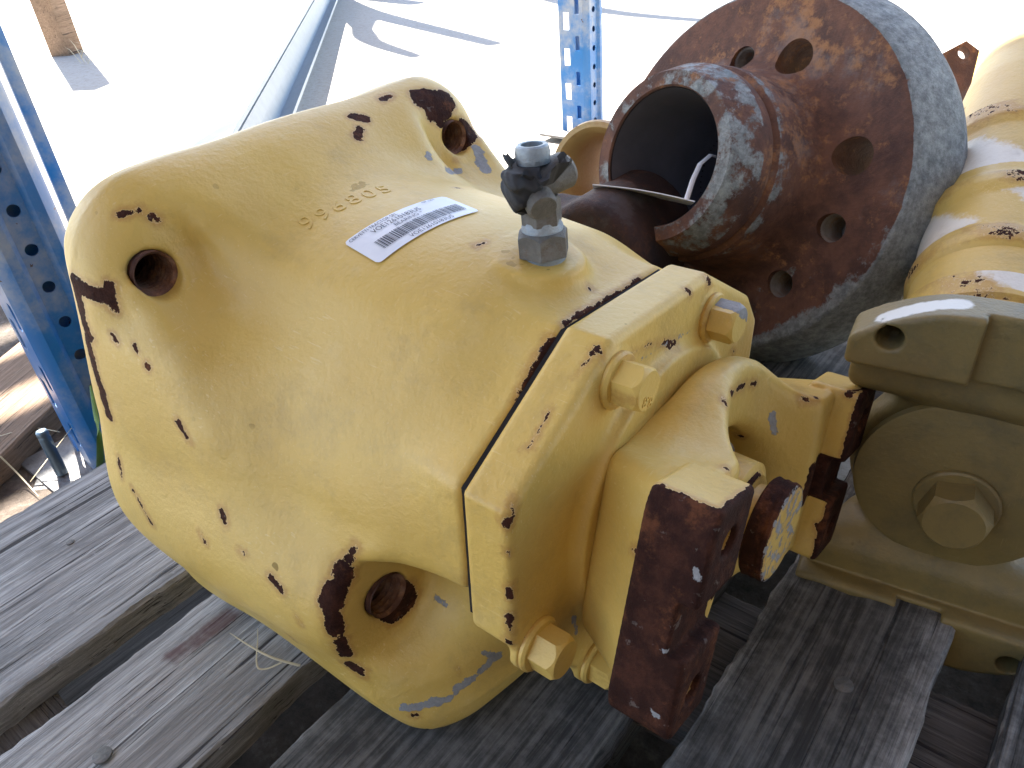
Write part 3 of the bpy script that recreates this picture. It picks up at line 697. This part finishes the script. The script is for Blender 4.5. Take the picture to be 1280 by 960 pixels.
for i in range(n):
    t = 2 * math.pi * i / n; rr = .0130 + .0022 * math.sin(2 * t + 1) + .0012 * math.sin(7 * t) + RNG.normal(0, .0007); zz = .004 + .003 * math.sin(2 * t + .6) + .0015 * math.sin(5 * t + 2) + RNG.normal(0, .0008)
    sk += [tc_ + Vector((.0085 * math.cos(t), .0085 * math.sin(t), 0)), tc_ + Vector((rr * math.cos(t), rr * math.sin(t), zz)), tc_ + Vector((rr * .97 * math.cos(t), rr * .97 * math.sin(t), zz - .0016)), tc_ + Vector((.0085 * math.cos(t), .0085 * math.sin(t), -.004))]
put('torn_cap', mesh('torn_cap', sk, [(4 * i + a, 4 * ((i + 1) % n) + a, 4 * ((i + 1) % n) + (a + 1) % 4, 4 * i + (a + 1) % 4) for i in range(n) for a in range(4)], 50), RUBBER, fit)
put('plug_ring', lathe([(0, .0080), (.005, .0084), (.0078, .0078), (.0086, .0068), (.0084, .0052), (.004, .0048), (.0035, 0)], 40), ZINC, fit, frame(tc_ + Vector((0, 0, .001)), (-.05, .05, 1)))

# ---- universal joint yoke (same casting on both shafts): s forward, l across the ears, e along the ears
def yoke_sd(s, l, e, rd=.079, eh=.056, holes=True):
    r = np.sqrt(l * l + e * e); al = np.abs(l)
    el = .1025 if rd > .07 else .0960
    disc = extr(r - (rd - np.clip(s - .02, 0, .05) * .35), s, .0, .054, .016)
    # arms flare out of the disc towards the ears
    ew = eh - .002 - np.clip(.05 - s, 0, .05) * (.12 if rd > .07 else .42)
    arm = smax(smax(np.abs(e) - ew, al - (el - .012 + .56 * np.clip(s, 0, .05)), .010), smax(np.maximum(-s, s - .052), .05 - al, .01), .006)
    d = smin(disc, arm, .020)
    ear = rbox(s - .051, al - el, e, .0155, .0190, eh, .003)
    ch = np.sqrt(l * l + (s - (.0985 if rd > .07 else .094)) ** 2) - (.0745 if rd > .07 else .0700)            # smooth U throat between the arms
    d = smax(d, -ch, .008)
    d = np.minimum(d, smax(ear, -ch, .004))
    d = smax(d, -np.maximum(r - .041 - np.clip(s - .02, 0, .05) * .25, np.abs(s - .05) - .042), .008)   # central recess
    slot = rbox(s - .074, al - .09, e, .0155, .05, .0125, .001); d = smax(d, -slot, .0016)
    d = smax(d, r - (.1300 if rd > .07 else .1180), .003)
    if holes:
        rh = np.sqrt((al - el) ** 2 + (np.abs(e) - eh + .0195) ** 2); d = smax(d, -np.maximum(rh - .0068, .035 - s), .0015)
    return d
def yoke_field(O, X, L, k=1.0, rd=.079, eh=.056):
    O, X, L = np.array(O, float), _n(X), np.array(L, float); L = _n(L - X * (L @ X)); E_ = np.cross(X, L)
    def fn(x, y, z):
        dx, dy, dz = x - O[0], y - O[1], z - O[2]
        return k * yoke_sd((dx * X[0] + dy * X[1] + dz * X[2]) / k, (dx * L[0] + dy * L[1] + dz * L[2]) / k, (dx * E_[0] + dy * E_[1] + dz * E_[2]) / k, rd, eh)
    return fn, O, X, L, E_
def yoke_mesh(fy, O, h=.0016):
    return surfnet('yoke', fy, O - .138, O + .138, h)
YO = (-.145, .2965, .1135); rl = math.radians(18)
fy, O1, X1, L1, E1 = yoke_field(YO, (1, 0, 0), (0, math.cos(rl), -math.sin(rl)))
me = yoke_mesh(fy, O1); P = verts_of(me); q = P - O1; s, l, e = q @ X1, q @ L1, q @ E1
w = wear_field(fy, P, [([(820, 488), (826, 484)], 4), ([(915, 492), (930, 482)], 3.5), ([(940, 478), (944, 480)], 2.5), ([(905, 500), (908, 504)], 2), ([(1000, 497), (1010, 500)], 2), ([(1020, 497), (1022, 499)], 3), ([(850, 625), (842, 618)], 3),
                       ([(793, 690), (798, 692)], 3), ([(1060, 492), (1085, 486)], 5), ([(1075, 505), (1090, 500)], 4), ([(905, 585), (925, 545)], 4), ([(780, 470), (800, 462)], 2), ([(1030, 660), (1020, 700)], 9)])
w = np.maximum(w, np.clip(1 + (-l - .1160) / .008, 0, 2) * (s > .034))
w = np.maximum(w, np.clip(1 + (s - .0635) / .006, 0, 2)); w = np.maximum(w, 1.35 * ((np.abs(e) < .0150) & (s > .050) & (np.abs(l) > .060)))
w = np.maximum(w, np.clip(1 + (l - .1155) / .008, 0, 2) * (s > .036))
set_attr(me, 'wear', w); set_attr(me, 'bare', wear_field(fy, P, [([(965, 520), (968, 540)], 6), ([(868, 712), (872, 722)], 3), ([(828, 815), (832, 812)], 4), ([(815, 890), (818, 893)], 4)]))
set_attr(me, 'scuff', wear_field(fy, P, [([(850, 480), (905, 470)], 10)]) * .75)
yk = put('joint_yoke', me, YEL, hs)
SC = np.array(O1); AX = Vector((1, 0, 0))
sh = put('shaft_end', lathe([(0, .034), (.022, .034), (.024, .031), (.046, .030), (.050, .020), (.0555, .020), (.056, .0255), (.0572, .0268), (.060, .0262), (.0615, .0268), (.0640, .0262), (.0655, .0268), (.0675, .0262), (.0685, .0235), (.0680, .020), (.0683, .010), (.0675, .004), (.0675, 0)], 56), YEL, hs, frame((-.1485, SC[1] - .0090, SC[2] + .0050), AX))
shm = sh.data; P = verts_of(shm)
set_attr(shm, 'wear', np.where((P[:, 2] > .0555) & (np.hypot(P[:, 0], P[:, 1]) > .0245), 1.25, np.where((P[:, 2] < .03), 1.0, .75)) + RNG.normal(0, .05, len(P)))
set_attr(shm, 'bare', np.where(P[:, 2] > .0670, .97, .2))
put('split_washer', lathe([(0, .0345), (.006, .0345), (.0065, .033), (.0065, .0305)], 56), STEELD, sh, frame((-.128, SC[1] - .0090, SC[2] + .0050), AX))
ln = hexhead(.052, .022); set_attr(ln, 'wear', np.clip(np.cos(np.arctan2(verts_of(ln)[:, 1], verts_of(ln)[:, 0]) * 2 + 1) * .5 + .6, 0, 1.1))
put('shaft_nut', ln, YEL, sh, frame((-.1215, SC[1] - .0090, SC[2] + .0050), AX) @ Matrix.Rotation(.3, 4, 'Z'))

# ================================================================== RUSTY WHEEL HUB
HN = Vector((-.235, -.89, .385)).normalized(); HC = Vector((-.277, .650, .160))
hub = thing('wheel_hub', 'large rusty flanged wheel hub with thick neck leaning behind the yellow housing', 'wheel hub', (HC.x, HC.y + .03, 0))
HM = frame(HC, HN, (0, 0, 1))
RO = .157
prof = [(-.075, .060), (-.075, RO + .010), (-.066, RO + .013), (-.050, RO + .016), (-.030, RO + .011), (-.003, RO + .0015), (-.0008, RO - .0005), (0, RO - .0025), (0, RO - .008), (0, RO - .018), (.0, .112), (.001, .106), (.004, .099), (.012, .090), (.028, .0840), (.056, .0825), (.061, .0815), (.064, .0770), (.069, .0785), (.080, .0790), (.084, .0785), (.104, .0700), (.108, .0680), (.108, .0570), (.106, .0555), (.03, .0545), (-.02, .0525), (-.075, .052)]
hme = lathe(prof, 128, closed=True, ang=28)
bx = [(995, 72), (930, 75), (1068, 195), (1040, 285), (975, 355)]
HI = HM.inverted(); cut = []; angs = []
for (px, py) in bx:
    r = Vector(R3 @ np.array([(px - CX), -(py - CY), F_PX])); o = Vector(CAM); t = (HC - o).dot(HN) / r.dot(HN); p = HI @ (o + r * t)
    angs.append((math.atan2(p.y, p.x), math.hypot(p.x, p.y))); print('hub hole', math.degrees(angs[-1][0]), angs[-1][1])
HL = []
for k, (a, r) in enumerate(angs): HL.append((a, r, k in (0, 2)))
for a in (150, 195, 240, 270): HL.append((angs[4][0] + math.radians(a - 120) * (1 if angs[4][0] > angs[3][0] else -1), .128, a % 2 == 0))
for (a, r, thr) in HL:
    c = cyl(.0155 if thr else .0118, .14, 32); cut.append((c, Matrix.Translation((r * math.cos(a), r * math.sin(a), -.10))))
hme = boolean(hme, cut, 28)
# subdivide big faces for the wear attribute
bm = bmesh.new(); bm.from_mesh(hme); bmesh.ops.triangulate(bm, faces=[q for q in bm.faces if len(q.verts) > 4]); bm.to_mesh(hme); bm.free(); smooth(hme, 28)
P = verts_of(hme); rr = np.hypot(P[:, 0], P[:, 1])
th = np.arctan2(P[:, 1], P[:, 0]); aL = angs[4][0]
face = (P[:, 2] < .002) & (P[:, 2] > -.0005) & (rr > .1)
low = np.cos(th - aL)
bare = np.where((rr > RO - .001) & (P[:, 2] < -.0003), 1.25, .22)
bare = np.where(face, .22 + .62 * np.clip(low - .55, 0, .45) / .45 + .30 * (rr > RO - .010), bare)
bare = np.where(P[:, 2] > .107, .97, bare); bare = np.where((P[:, 2] > .078) & (P[:, 2] < .107) & (rr > .066), .97, bare)
bare = np.where((P[:, 2] > .055) & (P[:, 2] < .062) & (rr > .075), 1.0, bare)
set_attr(hme, 'bare', bare)
set_attr(hme, 'wear', np.where((rr < .056), 1.2, np.where((P[:, 2] > .010) & (P[:, 2] < .056) & (rr > .06), .78, .3)))
hbd = put('hub_casting', hme, RUST, hub, HM)
for (a, r, thr) in HL:
    if not thr:
        pr = [(.0, .0119)]
        for i in range(12): pr += [(-.002 - i * .0028, .0117), (-.0034 - i * .0028, .0104)]
        pr += [(-.0355, .0104), (-.036, 0)]
        put('threaded_hole', lathe(pr, 36, ang=20, caps=False), rust_mat('thread_steel', (.20, .17, .15), (.32, .28, .25), (.3, .16, .08), .3), hub, HM @ Matrix.Translation((r * math.cos(a), r * math.sin(a), -.002)))
put('bore_lining', lathe([(.1055, .0549), (-.058, .0518), (-.059, 0)], 64, caps=False), DARKBORE, hub, HM)
bd = lathe([(-.030, RO + .0105), (-.030, RO + .026), (-.036, RO + .030), (-.060, RO + .030), (-.064, RO + .024), (-.0635, RO)], 128)
# the tag lying in the mouth of the hub
tg = thing('paper_tag', 'white card tag with looped tie lying in the mouth of the rusty hub', 'tag', tuple(HM @ Vector((-.03, 0, .10))))
def on_ray(px, py, c): # point on the pixel's ray at hub-axis height c
    r = Vector(R3 @ np.array([(px - CX), -(py - CY), F_PX])); o = Vector(CAM); t = ((HC - o).dot(HN) + c) / r.dot(HN); return o + r * t
t0 = on_ray(741, 231, .128); t1 = on_ray(868, 252, .103); t2 = on_ray(800, 247, .085)
w_ = (t2 - (t0 + t1) / 2); nrm = (t1 - t0).cross(w_).normalized()
cv = []
for j in range(5):
    for i in range(13):
        u = i / 12; cv.append(t0 + (t1 - t0) * u + w_ * (j / 4 - .15) * (1.1 - .3 * u) + nrm * (.002 * math.sin(u * 3.1)))
cvf = [(j * 13 + i, j * 13 + i + 1, j * 13 + i + 14, j * 13 + i + 13) for j in range(4) for i in range(12)]
tm = mesh('tag_card', cv, cvf, None); bm = bmesh.new(); bm.from_mesh(tm); bmesh.ops.solidify(bm, geom=bm.faces[:], thickness=.0009); bm.to_mesh(tm); bm.free(); smooth(tm, 40)
put('tag_card', tm, PLASTIC, tg)
pth = [on_ray(858, 250, .105), on_ray(866, 225, .092), on_ray(875, 205, .082), on_ray(888, 194, .07), on_ray(899, 197, .055), on_ray(900, 210, .045)]
put('tie', tube(pth, .0022, 8, flat=.45), PLASTIC, tg)

# ================================================================== OCHRE DRIVE SHAFT ON THE RIGHT
SD = Vector((-.156, .985, -.07)).normalized(); YW = np.array([-.022, .415, .081])
ds = thing('drive_shaft', 'ochre drive shaft with flanged yoke and washer bolted to its end', 'drive shaft', (.0, .5, 0))
fy2, O2, X2, L2, E2 = yoke_field(YW + np.array(SD) * .045, -np.array(SD), (0, .12, 1), 1.04, .060, .072)
me = yoke_mesh(fy2, O2); P = verts_of(me); q = P - O2; s, l, e = q @ X2, q @ L2, q @ E2
set_attr(me, 'scuff', wear_field(fy2, P, [([(1110, 395), (1150, 385), (1200, 380)], 16), ([(1260, 375), (1280, 378)], 12)]))
set_attr(me, 'bare', np.maximum(np.clip(1 + (np.hypot(l, e) - .1115) / .01, 0, 1.1) * (s > .045) * .85, 0))
q_ = np.hypot(l, e); me.attributes.remove(me.attributes['bare']); set_attr(me, 'bare', np.where((s < .062) & (q_ < .098), .78, np.clip(1 + (q_ - .1255) / .01, 0, 1.1) * (s > .05) * .85)); put('joint_yoke', me, YEL2, ds)
WM = frame(YW, X2, (0, 0, 1))
put('washer_plate', lathe([(-.020, .040), (-.010, .054), (-.004, .0575), (.0, .0565), (.0008, .054), (.0008, 0)], 72), YEL2, ds, WM)
wb = put('bolt', hexhead(.034, .020), YEL2, ds, WM @ Matrix.Translation((-.009, -.002, .004)) @ Matrix.Rotation(.2, 4, 'Z'))
put('bolt_flange', lathe([(0, .0235), (.003, .0235), (.0042, .0222), (.0042, 0)], 48), YEL2, wb, WM @ Matrix.Translation((-.009, -.002, .0005)))
tp = [(.02, .050), (.05, .050), (.075, .056), (.095, .056), (.098, .059), (.118, .060), (.122, .056), (.150, .0555), (.154, .0585), (.162, .0595), (.170, .0585), (.174, .056), (.215, .056), (.222, .060), (.234, .060), (.240, .056), (.31, .056), (.316, .060), (.335, .060), (.341, .052), (.42, .050), (.46, .046), (.76, .044), (.78, .03), (.78, 0)]
tme = lathe(tp, 96)
tme2 = []
for (a0, r0), (a1, r1) in zip(tp[:-1], tp[1:]):
    kk = max(1, int(abs(a1 - a0) / .004)); tme2 += [(a0 + (a1 - a0) * i / kk, r0 + (r1 - r0) * i / kk) for i in range(kk)]
tme = lathe(tme2 + [tp[-1]], 120); P = verts_of(tme); zz = P[:, 2]; th = np.arctan2(P[:, 1], P[:, 0])
set_attr(tme, 'wear', np.where((zz > .094) & (zz < .123) | (zz > .15) & (zz < .175) | (zz > .22) & (zz < .24) | (zz > .31) & (zz < .341), .86, .45) + .10 * np.sin(th * 5 + zz * 90))
set_attr(tme, 'scuff', np.where((zz > .10) & (zz < .12) | (zz > .175) & (zz < .22) | (zz > .25) & (zz < .30), 1.05, .3) + .35 * np.sin(th * 3 + zz * 60))
put('shaft_tube', tme, YEL, ds, frame(YW + np.array([0, .03, -.004]), (-.16, .95, .26)))

# ================================================================== OTHER PARTS BEHIND
rp = thing('flanged_pipe', 'short rusty yellow pipe end with a raised rim behind the hub', 'pipe', tuple(at(745, 215, .95)))
pc = Vector(at(742, 215, .92)); pd = Vector((.10, -.93, .30)).normalized()
put('pipe_body', lathe([(.0, .052), (.0, .058), (-.006, .0605), (-.022, .0605), (-.026, .056), (-.045, .055), (-.048, .060), (-.062, .060), (-.066, .054), (-.20, .052), (-.20, .045), (-.01, .0455)], 72, closed=True), paint('rusty_yellow_enamel', (.50, .33, .12), (.42, .22, .07), (.55, .4, .2), speck=1.0), rp, frame(pc, pd))
me = rp.children[0].data; P = verts_of(me); set_attr(me, 'wear', np.where(np.hypot(P[:, 0], P[:, 1]) > .058, .93, .65))
# lugged rusty bracket in front of it
br = thing('rusty_bracket', 'dark rusty cast bracket wedged between the yellow housing and the hub', 'bracket', tuple(at(730, 285, .68) * np.array([1, 1, 0])))
def f_br(x, y, z):
    d = rbox(x - bq[0], y - bq[1], z - bq[2] + .06, .075, .05, .085, .022)
    d2 = extr(np.sqrt((x - bq[0] - .03) ** 2 + (z - bq[2] - .012) ** 2) - .045, y, bq[1] - .05, bq[1] + .05, .01)
    return smin(d, d2, .03)
bq = at(738, 300, .70)
me = surfnet('bracket_casting', f_br, bq - .17, bq + .12, .004); put('bracket_casting', me, RUSTD, br)
# rusty drilled plate behind the hub
rpl = thing('drilled_plate', 'rusty steel plate with one drilled hole standing between hub and drive shaft', 'plate', tuple(hit(1205, 180, 2, 0)))
PD = .95
pl_px = [(1172, 70), (1208, 51), (1236, 72), (1205, 140), (1150, 200), (1130, 140)]
pv = [Vector(at(px, py, PD)) for px, py in pl_px]; nrm = -Vector(R3[:, 2])
nf = len(pv); vv = pv + [p - nrm * .012 for p in pv]
pm = mesh('plate', vv, [tuple(range(nf)), tuple(range(2 * nf - 1, nf - 1, -1))] + [(i, (i + 1) % nf, nf + (i + 1) % nf, nf + i) for i in range(nf)], 30)
pm = boolean(pm, [(cyl(.0075, .06, 24), frame(Vector(at(1205, 66, PD)) + nrm * .03, -nrm))])
put('plate', pm, RUST, rpl)
# wooden batten glimpsed beside the grease fitting
bt = put('timber_batten', plank_mesh(.06, .34, .03, 77, 30, 6), WOODD, None, frame(Vector(at(650, 250, .80)), (-.3, -.35, .9), (1, 0.0, .3)) @ Matrix.Rotation(.7, 4, 'Z') @ Matrix.Translation((-.03, -.04, -.02)))
tag(bt, 'weathered batten end showing between yellow housing and grease fitting', 'timber')

# ================================================================== STORAGE RACK
LU0 = hit(171, 590, 2, GZ); BU0 = hit(747, 172, 2, GZ)
print('uprights', LU0, BU0)
rack = thing('storage_rack', 'blue perforated steel storage rack with bolted uprights', 'rack', (float(LU0[0]), float(LU0[1]), GZ))
RH = 2.4; W_ = .074; D_ = .075; TH = .0022
def upright(slots=True):
    # open C section: web on +X carries round holes, slotted flange on -Y, return flange on +Y; footprint W_ (y) x D_ (x)
    def sec():
        a = W_ / 2
        out = [(-D_, -a), (-.012, -a), (-.006, -a + .004), (0, -a + .012), (0, -.016), (-.006, -.011), (-.006, .011), (0, .016), (0, a - .012), (-.006, a - .004), (-.012, a), (-D_, a), (-D_, a - .018)]
        return out
    o = sec(); n = len(o); inn = []
    for i in range(n):
        p0 = Vector(o[max(i - 1, 0)]); p1 = Vector(o[min(i + 1, n - 1)]); d = (p1 - p0).normalized(); nr = Vector((-d.y, d.x)); inn.append((o[i][0] + nr.x * TH, o[i][1] + nr.y * TH))
    ring = o + inn[::-1]; m = len(ring); v = [(x, y, 0) for x, y in ring] + [(x, y, RH) for x, y in ring]
    f = [(i, (i + 1) % m, m + (i + 1) % m, m + i) for i in range(m)] + [tuple(range(m - 1, -1, -1)), tuple(range(m, 2 * m))]
    me = mesh('upright', v, f, 30); cut = []
    for k in range(34):
        z = .035 + k * PITCH
        if z > 1.1: break
        cut.append((cyl(.0062, .05, 18), frame((-.02, 0, z), (1, 0, 0))))
    for k in range(16):
        z = .03 + k * .075
        if z > 1.1: break
        c = box(.016, .03, .036, 0); cut.append((c, Matrix.Translation((-.055, -W_ / 2, z))))
        cut.append((box(.012, .03, .030, 0), Matrix.Translation((-.026, -W_ / 2, z + .03))))
    return boolean(me, cut, 30)
PITCH = .040
um = upright()
for p, yaw in ((LU0, -6), (BU0, 0)):
    m = Matrix.Translation((float(p[0]), float(p[1]), GZ + .006)) @ Matrix.Rotation(math.radians(yaw), 4, 'Z')
    u_ = put('upright', um, BLUE, rack, m)
    put('spine', box(.003, .058, RH - .02, .0005), BLUE, u_, m @ Matrix.Translation((-.022, 0, RH / 2)))
    put('base_plate', box(.15, .13, .006, .001), GREYST, u_, Matrix.Translation((float(p[0]) - .04, float(p[1]) - .015, GZ + .016)))
def bar(p, q, w, t, name, mat=BLUE):
    p, q = Vector(p), Vector(q); L = (q - p).length; put(name, box(w, t, L, .0015), mat, rack, frame((p + q) / 2, (q - p), (1, 0, 0)))
# diagonal brace running from the near upright to the far one
q0 = at(97, 285, 1.02)
bdir = hit(0, 55, 0, float(q0[0]) - .02)
bar(q0 - (bdir - q0) * .2, q0 + (bdir - q0) * 2.2, .006, .017, 'brace')
DZ = 2.2  # unseen deck overhead, its height, reach and gaps shaped for the shade it casts
for yy in (-.55, float(LU0[1])): bar((-3.4, yy, DZ - .05), (1.5, yy, DZ - .05), .04, .09, 'beam')
for k in range(40):
    x = -3.30 + .155 * k if k < 6 else -2.37 + .1475 * (k - 6)
    if x > 1.45: break
    put('shade_deck_board', box(.085 if k < 6 else .1465, 2.15, .022, .002), WOODB, rack, Matrix.Translation((x, .365, DZ + .006)))
# unseen wall, added behind and right of the camera to block fill light
wl = thing('light_block_wall', 'dull brown corrugated wall out of view, added to block fill light', 'wall', (1.0, -1.5, GZ))
wv_ = []; nw = 160
for i in range(nw + 1):
    x = -.25 + 1.55 * i / nw; y = -1.25 + .012 * math.sin(i * 2 * math.pi / 5); wv_ += [(x, y, GZ), (x, y, 2.6)]
for i in range(nw + 1):
    y = -1.25 + 1.9 * i / nw; x = 1.30 + .012 * math.sin(i * 2 * math.pi / 5); wv_ += [(x, y, GZ), (x, y, 2.6)]
put('blocker_sheeting', mesh('blocker_sheeting', wv_, [(2 * i, 2 * i + 2, 2 * i + 3, 2 * i + 1) for i in range(2 * nw + 1) if i != nw], 50), simple('dull_brown_sheeting', (.12, .105, .09), .6), wl)
# anchor stud
ap = hit(78, 592, 2, GZ + .02); az = Vector(at(52, 550, .92)) - Vector(ap)
ab = thing('anchor_stud', 'threaded steel anchor stud sticking up beside the blue upright', 'stud', tuple(ap))
pr = [(0, .0062)]
for i in range(30): pr += [(.002 + i * .0016, .0064), (.0028 + i * .0016, .0056)]
pr += [(.052, .0064), (.056, .0064), (.058, .0052), (.058, 0)]
put('stud', lathe(pr, 24, ang=None), BLUEST, ab, frame(ap, (-.12, .05, 1)))
put('nut_plate', box(.07, .06, .005, .001), GREYST, ab, frame(Vector(ap) + Vector((-.012, .012, -.003)), (.1, -.1, 1)))

# galvanised channel leaning away behind the housing
gc = thing('steel_channel', 'galvanised steel channel lying on the sunlit ground behind the housing', 'steel profile', tuple(hit(290, 195, 2, GZ)))
ca = Vector(hit(300, 215, 2, GZ + .05)); cb = Vector(hit(415, -20, 2, GZ + .05)); cdv = (cb - ca)
cs = [(-.05, 0), (-.05, .035), (-.044, .035), (-.044, .006), (-.015, .006), (-.012, .012), (.012, .012), (.015, .006), (.044, .006), (.044, .06), (.05, .06), (.05, 0)]
cn = Vector((.97, .1, .22)); cn = (cn - cdv * cn.dot(cdv) / cdv.length_squared).normalized(); cx_ = cn.cross(cdv).normalized()
put('channel', prism([(p * 1.5, q * 1.5) for p, q in cs], cdv.length * 1.3, 0, ang=30), GALV, gc, frame(ca - cdv * .25 + Vector((0, 0, .05)), cdv, cx_))

# wooden post at the back left
wp = hit(85, 68, 2, GZ)
po = put('timber_post', box(.10, .10, 1.2, .004), WOODB, None, Matrix.Translation((float(wp[0]), float(wp[1]), GZ + .6)) @ Matrix.Rotation(.5, 4, 'Z'))
tag(po, 'square brown timber post standing on the sunlit ground', 'post')
RW = random.Random(5); wv2 = []; wf2 = []
for k in range(26):
    b0 = Vector(hit(100 + RW.random() * 45, 66 + RW.random() * 16, 2, GZ)); d_ = Vector((RW.uniform(-1, 1), RW.uniform(-1, 1), RW.uniform(.3, 1.2))).normalized(); L_ = RW.uniform(.05, .16); sd_ = d_.cross(Vector((.3, .2, 1))).normalized() * .0022
    m0 = b0 + d_ * L_ * .55; t0_ = b0 + d_ * L_ - Vector((0, 0, L_ * .25)); i0 = len(wv2); wv2 += [b0 - sd_, b0 + sd_, m0 - sd_, m0 + sd_, t0_]; wf2 += [(i0, i0 + 1, i0 + 3, i0 + 2), (i0 + 2, i0 + 3, i0 + 4)]
tag(put('dry_weeds', mesh('dry_weeds', wv2, wf2, None), STRAW), 'tuft of dry bleached weeds at the foot of the timber post', 'weeds', kind='stuff')
# timbers lying beyond the near upright
for (ax, ay, bx2, by2, w, lab) in ((-60, 560, 90, 430, .16, 'wide dusty timber board lying flat beside the anchor stud'),):
    a = Vector(hit(ax, ay, 2, GZ + .04)); b = Vector(hit(bx2, by2, 2, GZ + .04)); c = (a + b) / 2; d = b - a
    o = put('timber_board', plank_mesh(w, max(d.length * 1.5, .6), .03, 91, 40, 8), WOODB, None, frame((c.x, c.y, GZ + .046), (0, 0, 1), d.cross(Vector((0, 0, 1)))))
    tag(o, lab, 'timber')

# dry straw and grass
def blade(pts_, r, mat, name, label, cat):
    o = put(name, tube(pts_, r, 6, taper=[1 - .8 * (i / (len(pts_) - 1)) ** 2 for i in range(len(pts_))], flat=.35), mat); tag(o, label, cat); return o
def curve(pp, n=14):
    P_ = [Vector(p) for p in pp]; out = []
    for i in range(n + 1):
        t = i / n * (len(P_) - 1); k = min(int(t), len(P_) - 2); u = t - k
        p0, p1, p2, p3 = P_[max(k - 1, 0)], P_[k], P_[k + 1], P_[min(k + 2, len(P_) - 1)]
        out.append(.5 * ((2 * p1) + (p2 - p0) * u + (2 * p0 - 5 * p1 + 4 * p2 - p3) * u * u + (3 * p1 - p0 - 3 * p2 + p3) * u ** 3))
    return out
blade(curve([hit(375, 832, 2, .004), hit(340, 822, 2, .006), hit(310, 806, 2, .005), hit(287, 791, 2, .003)]), .0009, STRAW, 'straw', 'long pale straw stem poking out from under the yellow housing', 'straw')
blade(curve([hit(352, 828, 2, .004), hit(333, 836, 2, .003), hit(321, 832, 2, .004), hit(322, 800, 2, .006), hit(322, 785, 2, .004)]), .0007, STRAW, 'straw', 'short bent straw looped over the longer straw stem', 'straw')
blade(curve([hit(125, 590, 2, GZ + .01), at(124, 545, .80), at(113, 482, .79)]), .0045, LEAF, 'grass_blade', 'tall green grass blade with a pale tip between upright and housing', 'grass')
blade(curve([hit(134, 592, 2, GZ + .01), at(136, 555, .80), at(140, 516, .79)]), .0040, LEAF, 'grass_blade', 'short green grass blade touching the edge of the yellow housing', 'grass')
blade(curve([hit(38, 602, 2, GZ + .02), at(70, 560, .86), at(104, 516, .84)]), .0012, STRAW, 'straw', 'dry stem with a bud leaning across the anchor stud', 'stem')
blade(curve([hit(0, 545, 2, GZ + .05), at(40, 535, .92), at(75, 540, .90)]), .0010, STRAW, 'straw', 'thin dry stem lying level across the timber board', 'stem')
blade(curve([hit(0, 570, 2, GZ + .05), at(25, 595, .86), at(48, 620, .84)]), .0010, STRAW, 'straw', 'thin dry stem sloping down towards the pallet edge', 'stem')

# bare tree beyond the yard: its branches throw the shadows on the far ground
TB = Vector((-5.4, 3.92, GZ))
tr = thing('bare_tree', 'leafless tree with thick bare branches beyond the sunlit ground', 'tree', tuple(TB))
put('trunk', tube(curve([TB, TB + Vector((.1, -.1, 1.2)), TB + Vector((.2, .0, 2.6))]), .10, 14, taper=[1 - .4 * i / 14 for i in range(15)]), BARK, tr)
for (a, b, c, r) in [((.1, -.1, 1.3), (.7, -.5, 1.9), (1.7, -.9, 2.2), .055), ((.1, -.1, 1.1), (.9, -.6, 1.2), (1.7, -1.2, 1.4), .05), ((.7, -.5, 1.9), (1.2, -1.0, 1.9), (1.9, -1.3, 1.7), .04), ((.15, 0, 2.0), (.9, .3, 2.3), (1.8, .5, 2.6), .05), ((.9, .3, 2.3), (1.5, -.1, 2.6), (2.3, -.2, 2.7), .04)]:
    put('branch', tube(curve([TB + Vector(a), TB + Vector(b), TB + Vector(c)]), r * 1.7, 10, taper=[1 - .6 * i / 14 for i in range(15)]), BARK, tr)
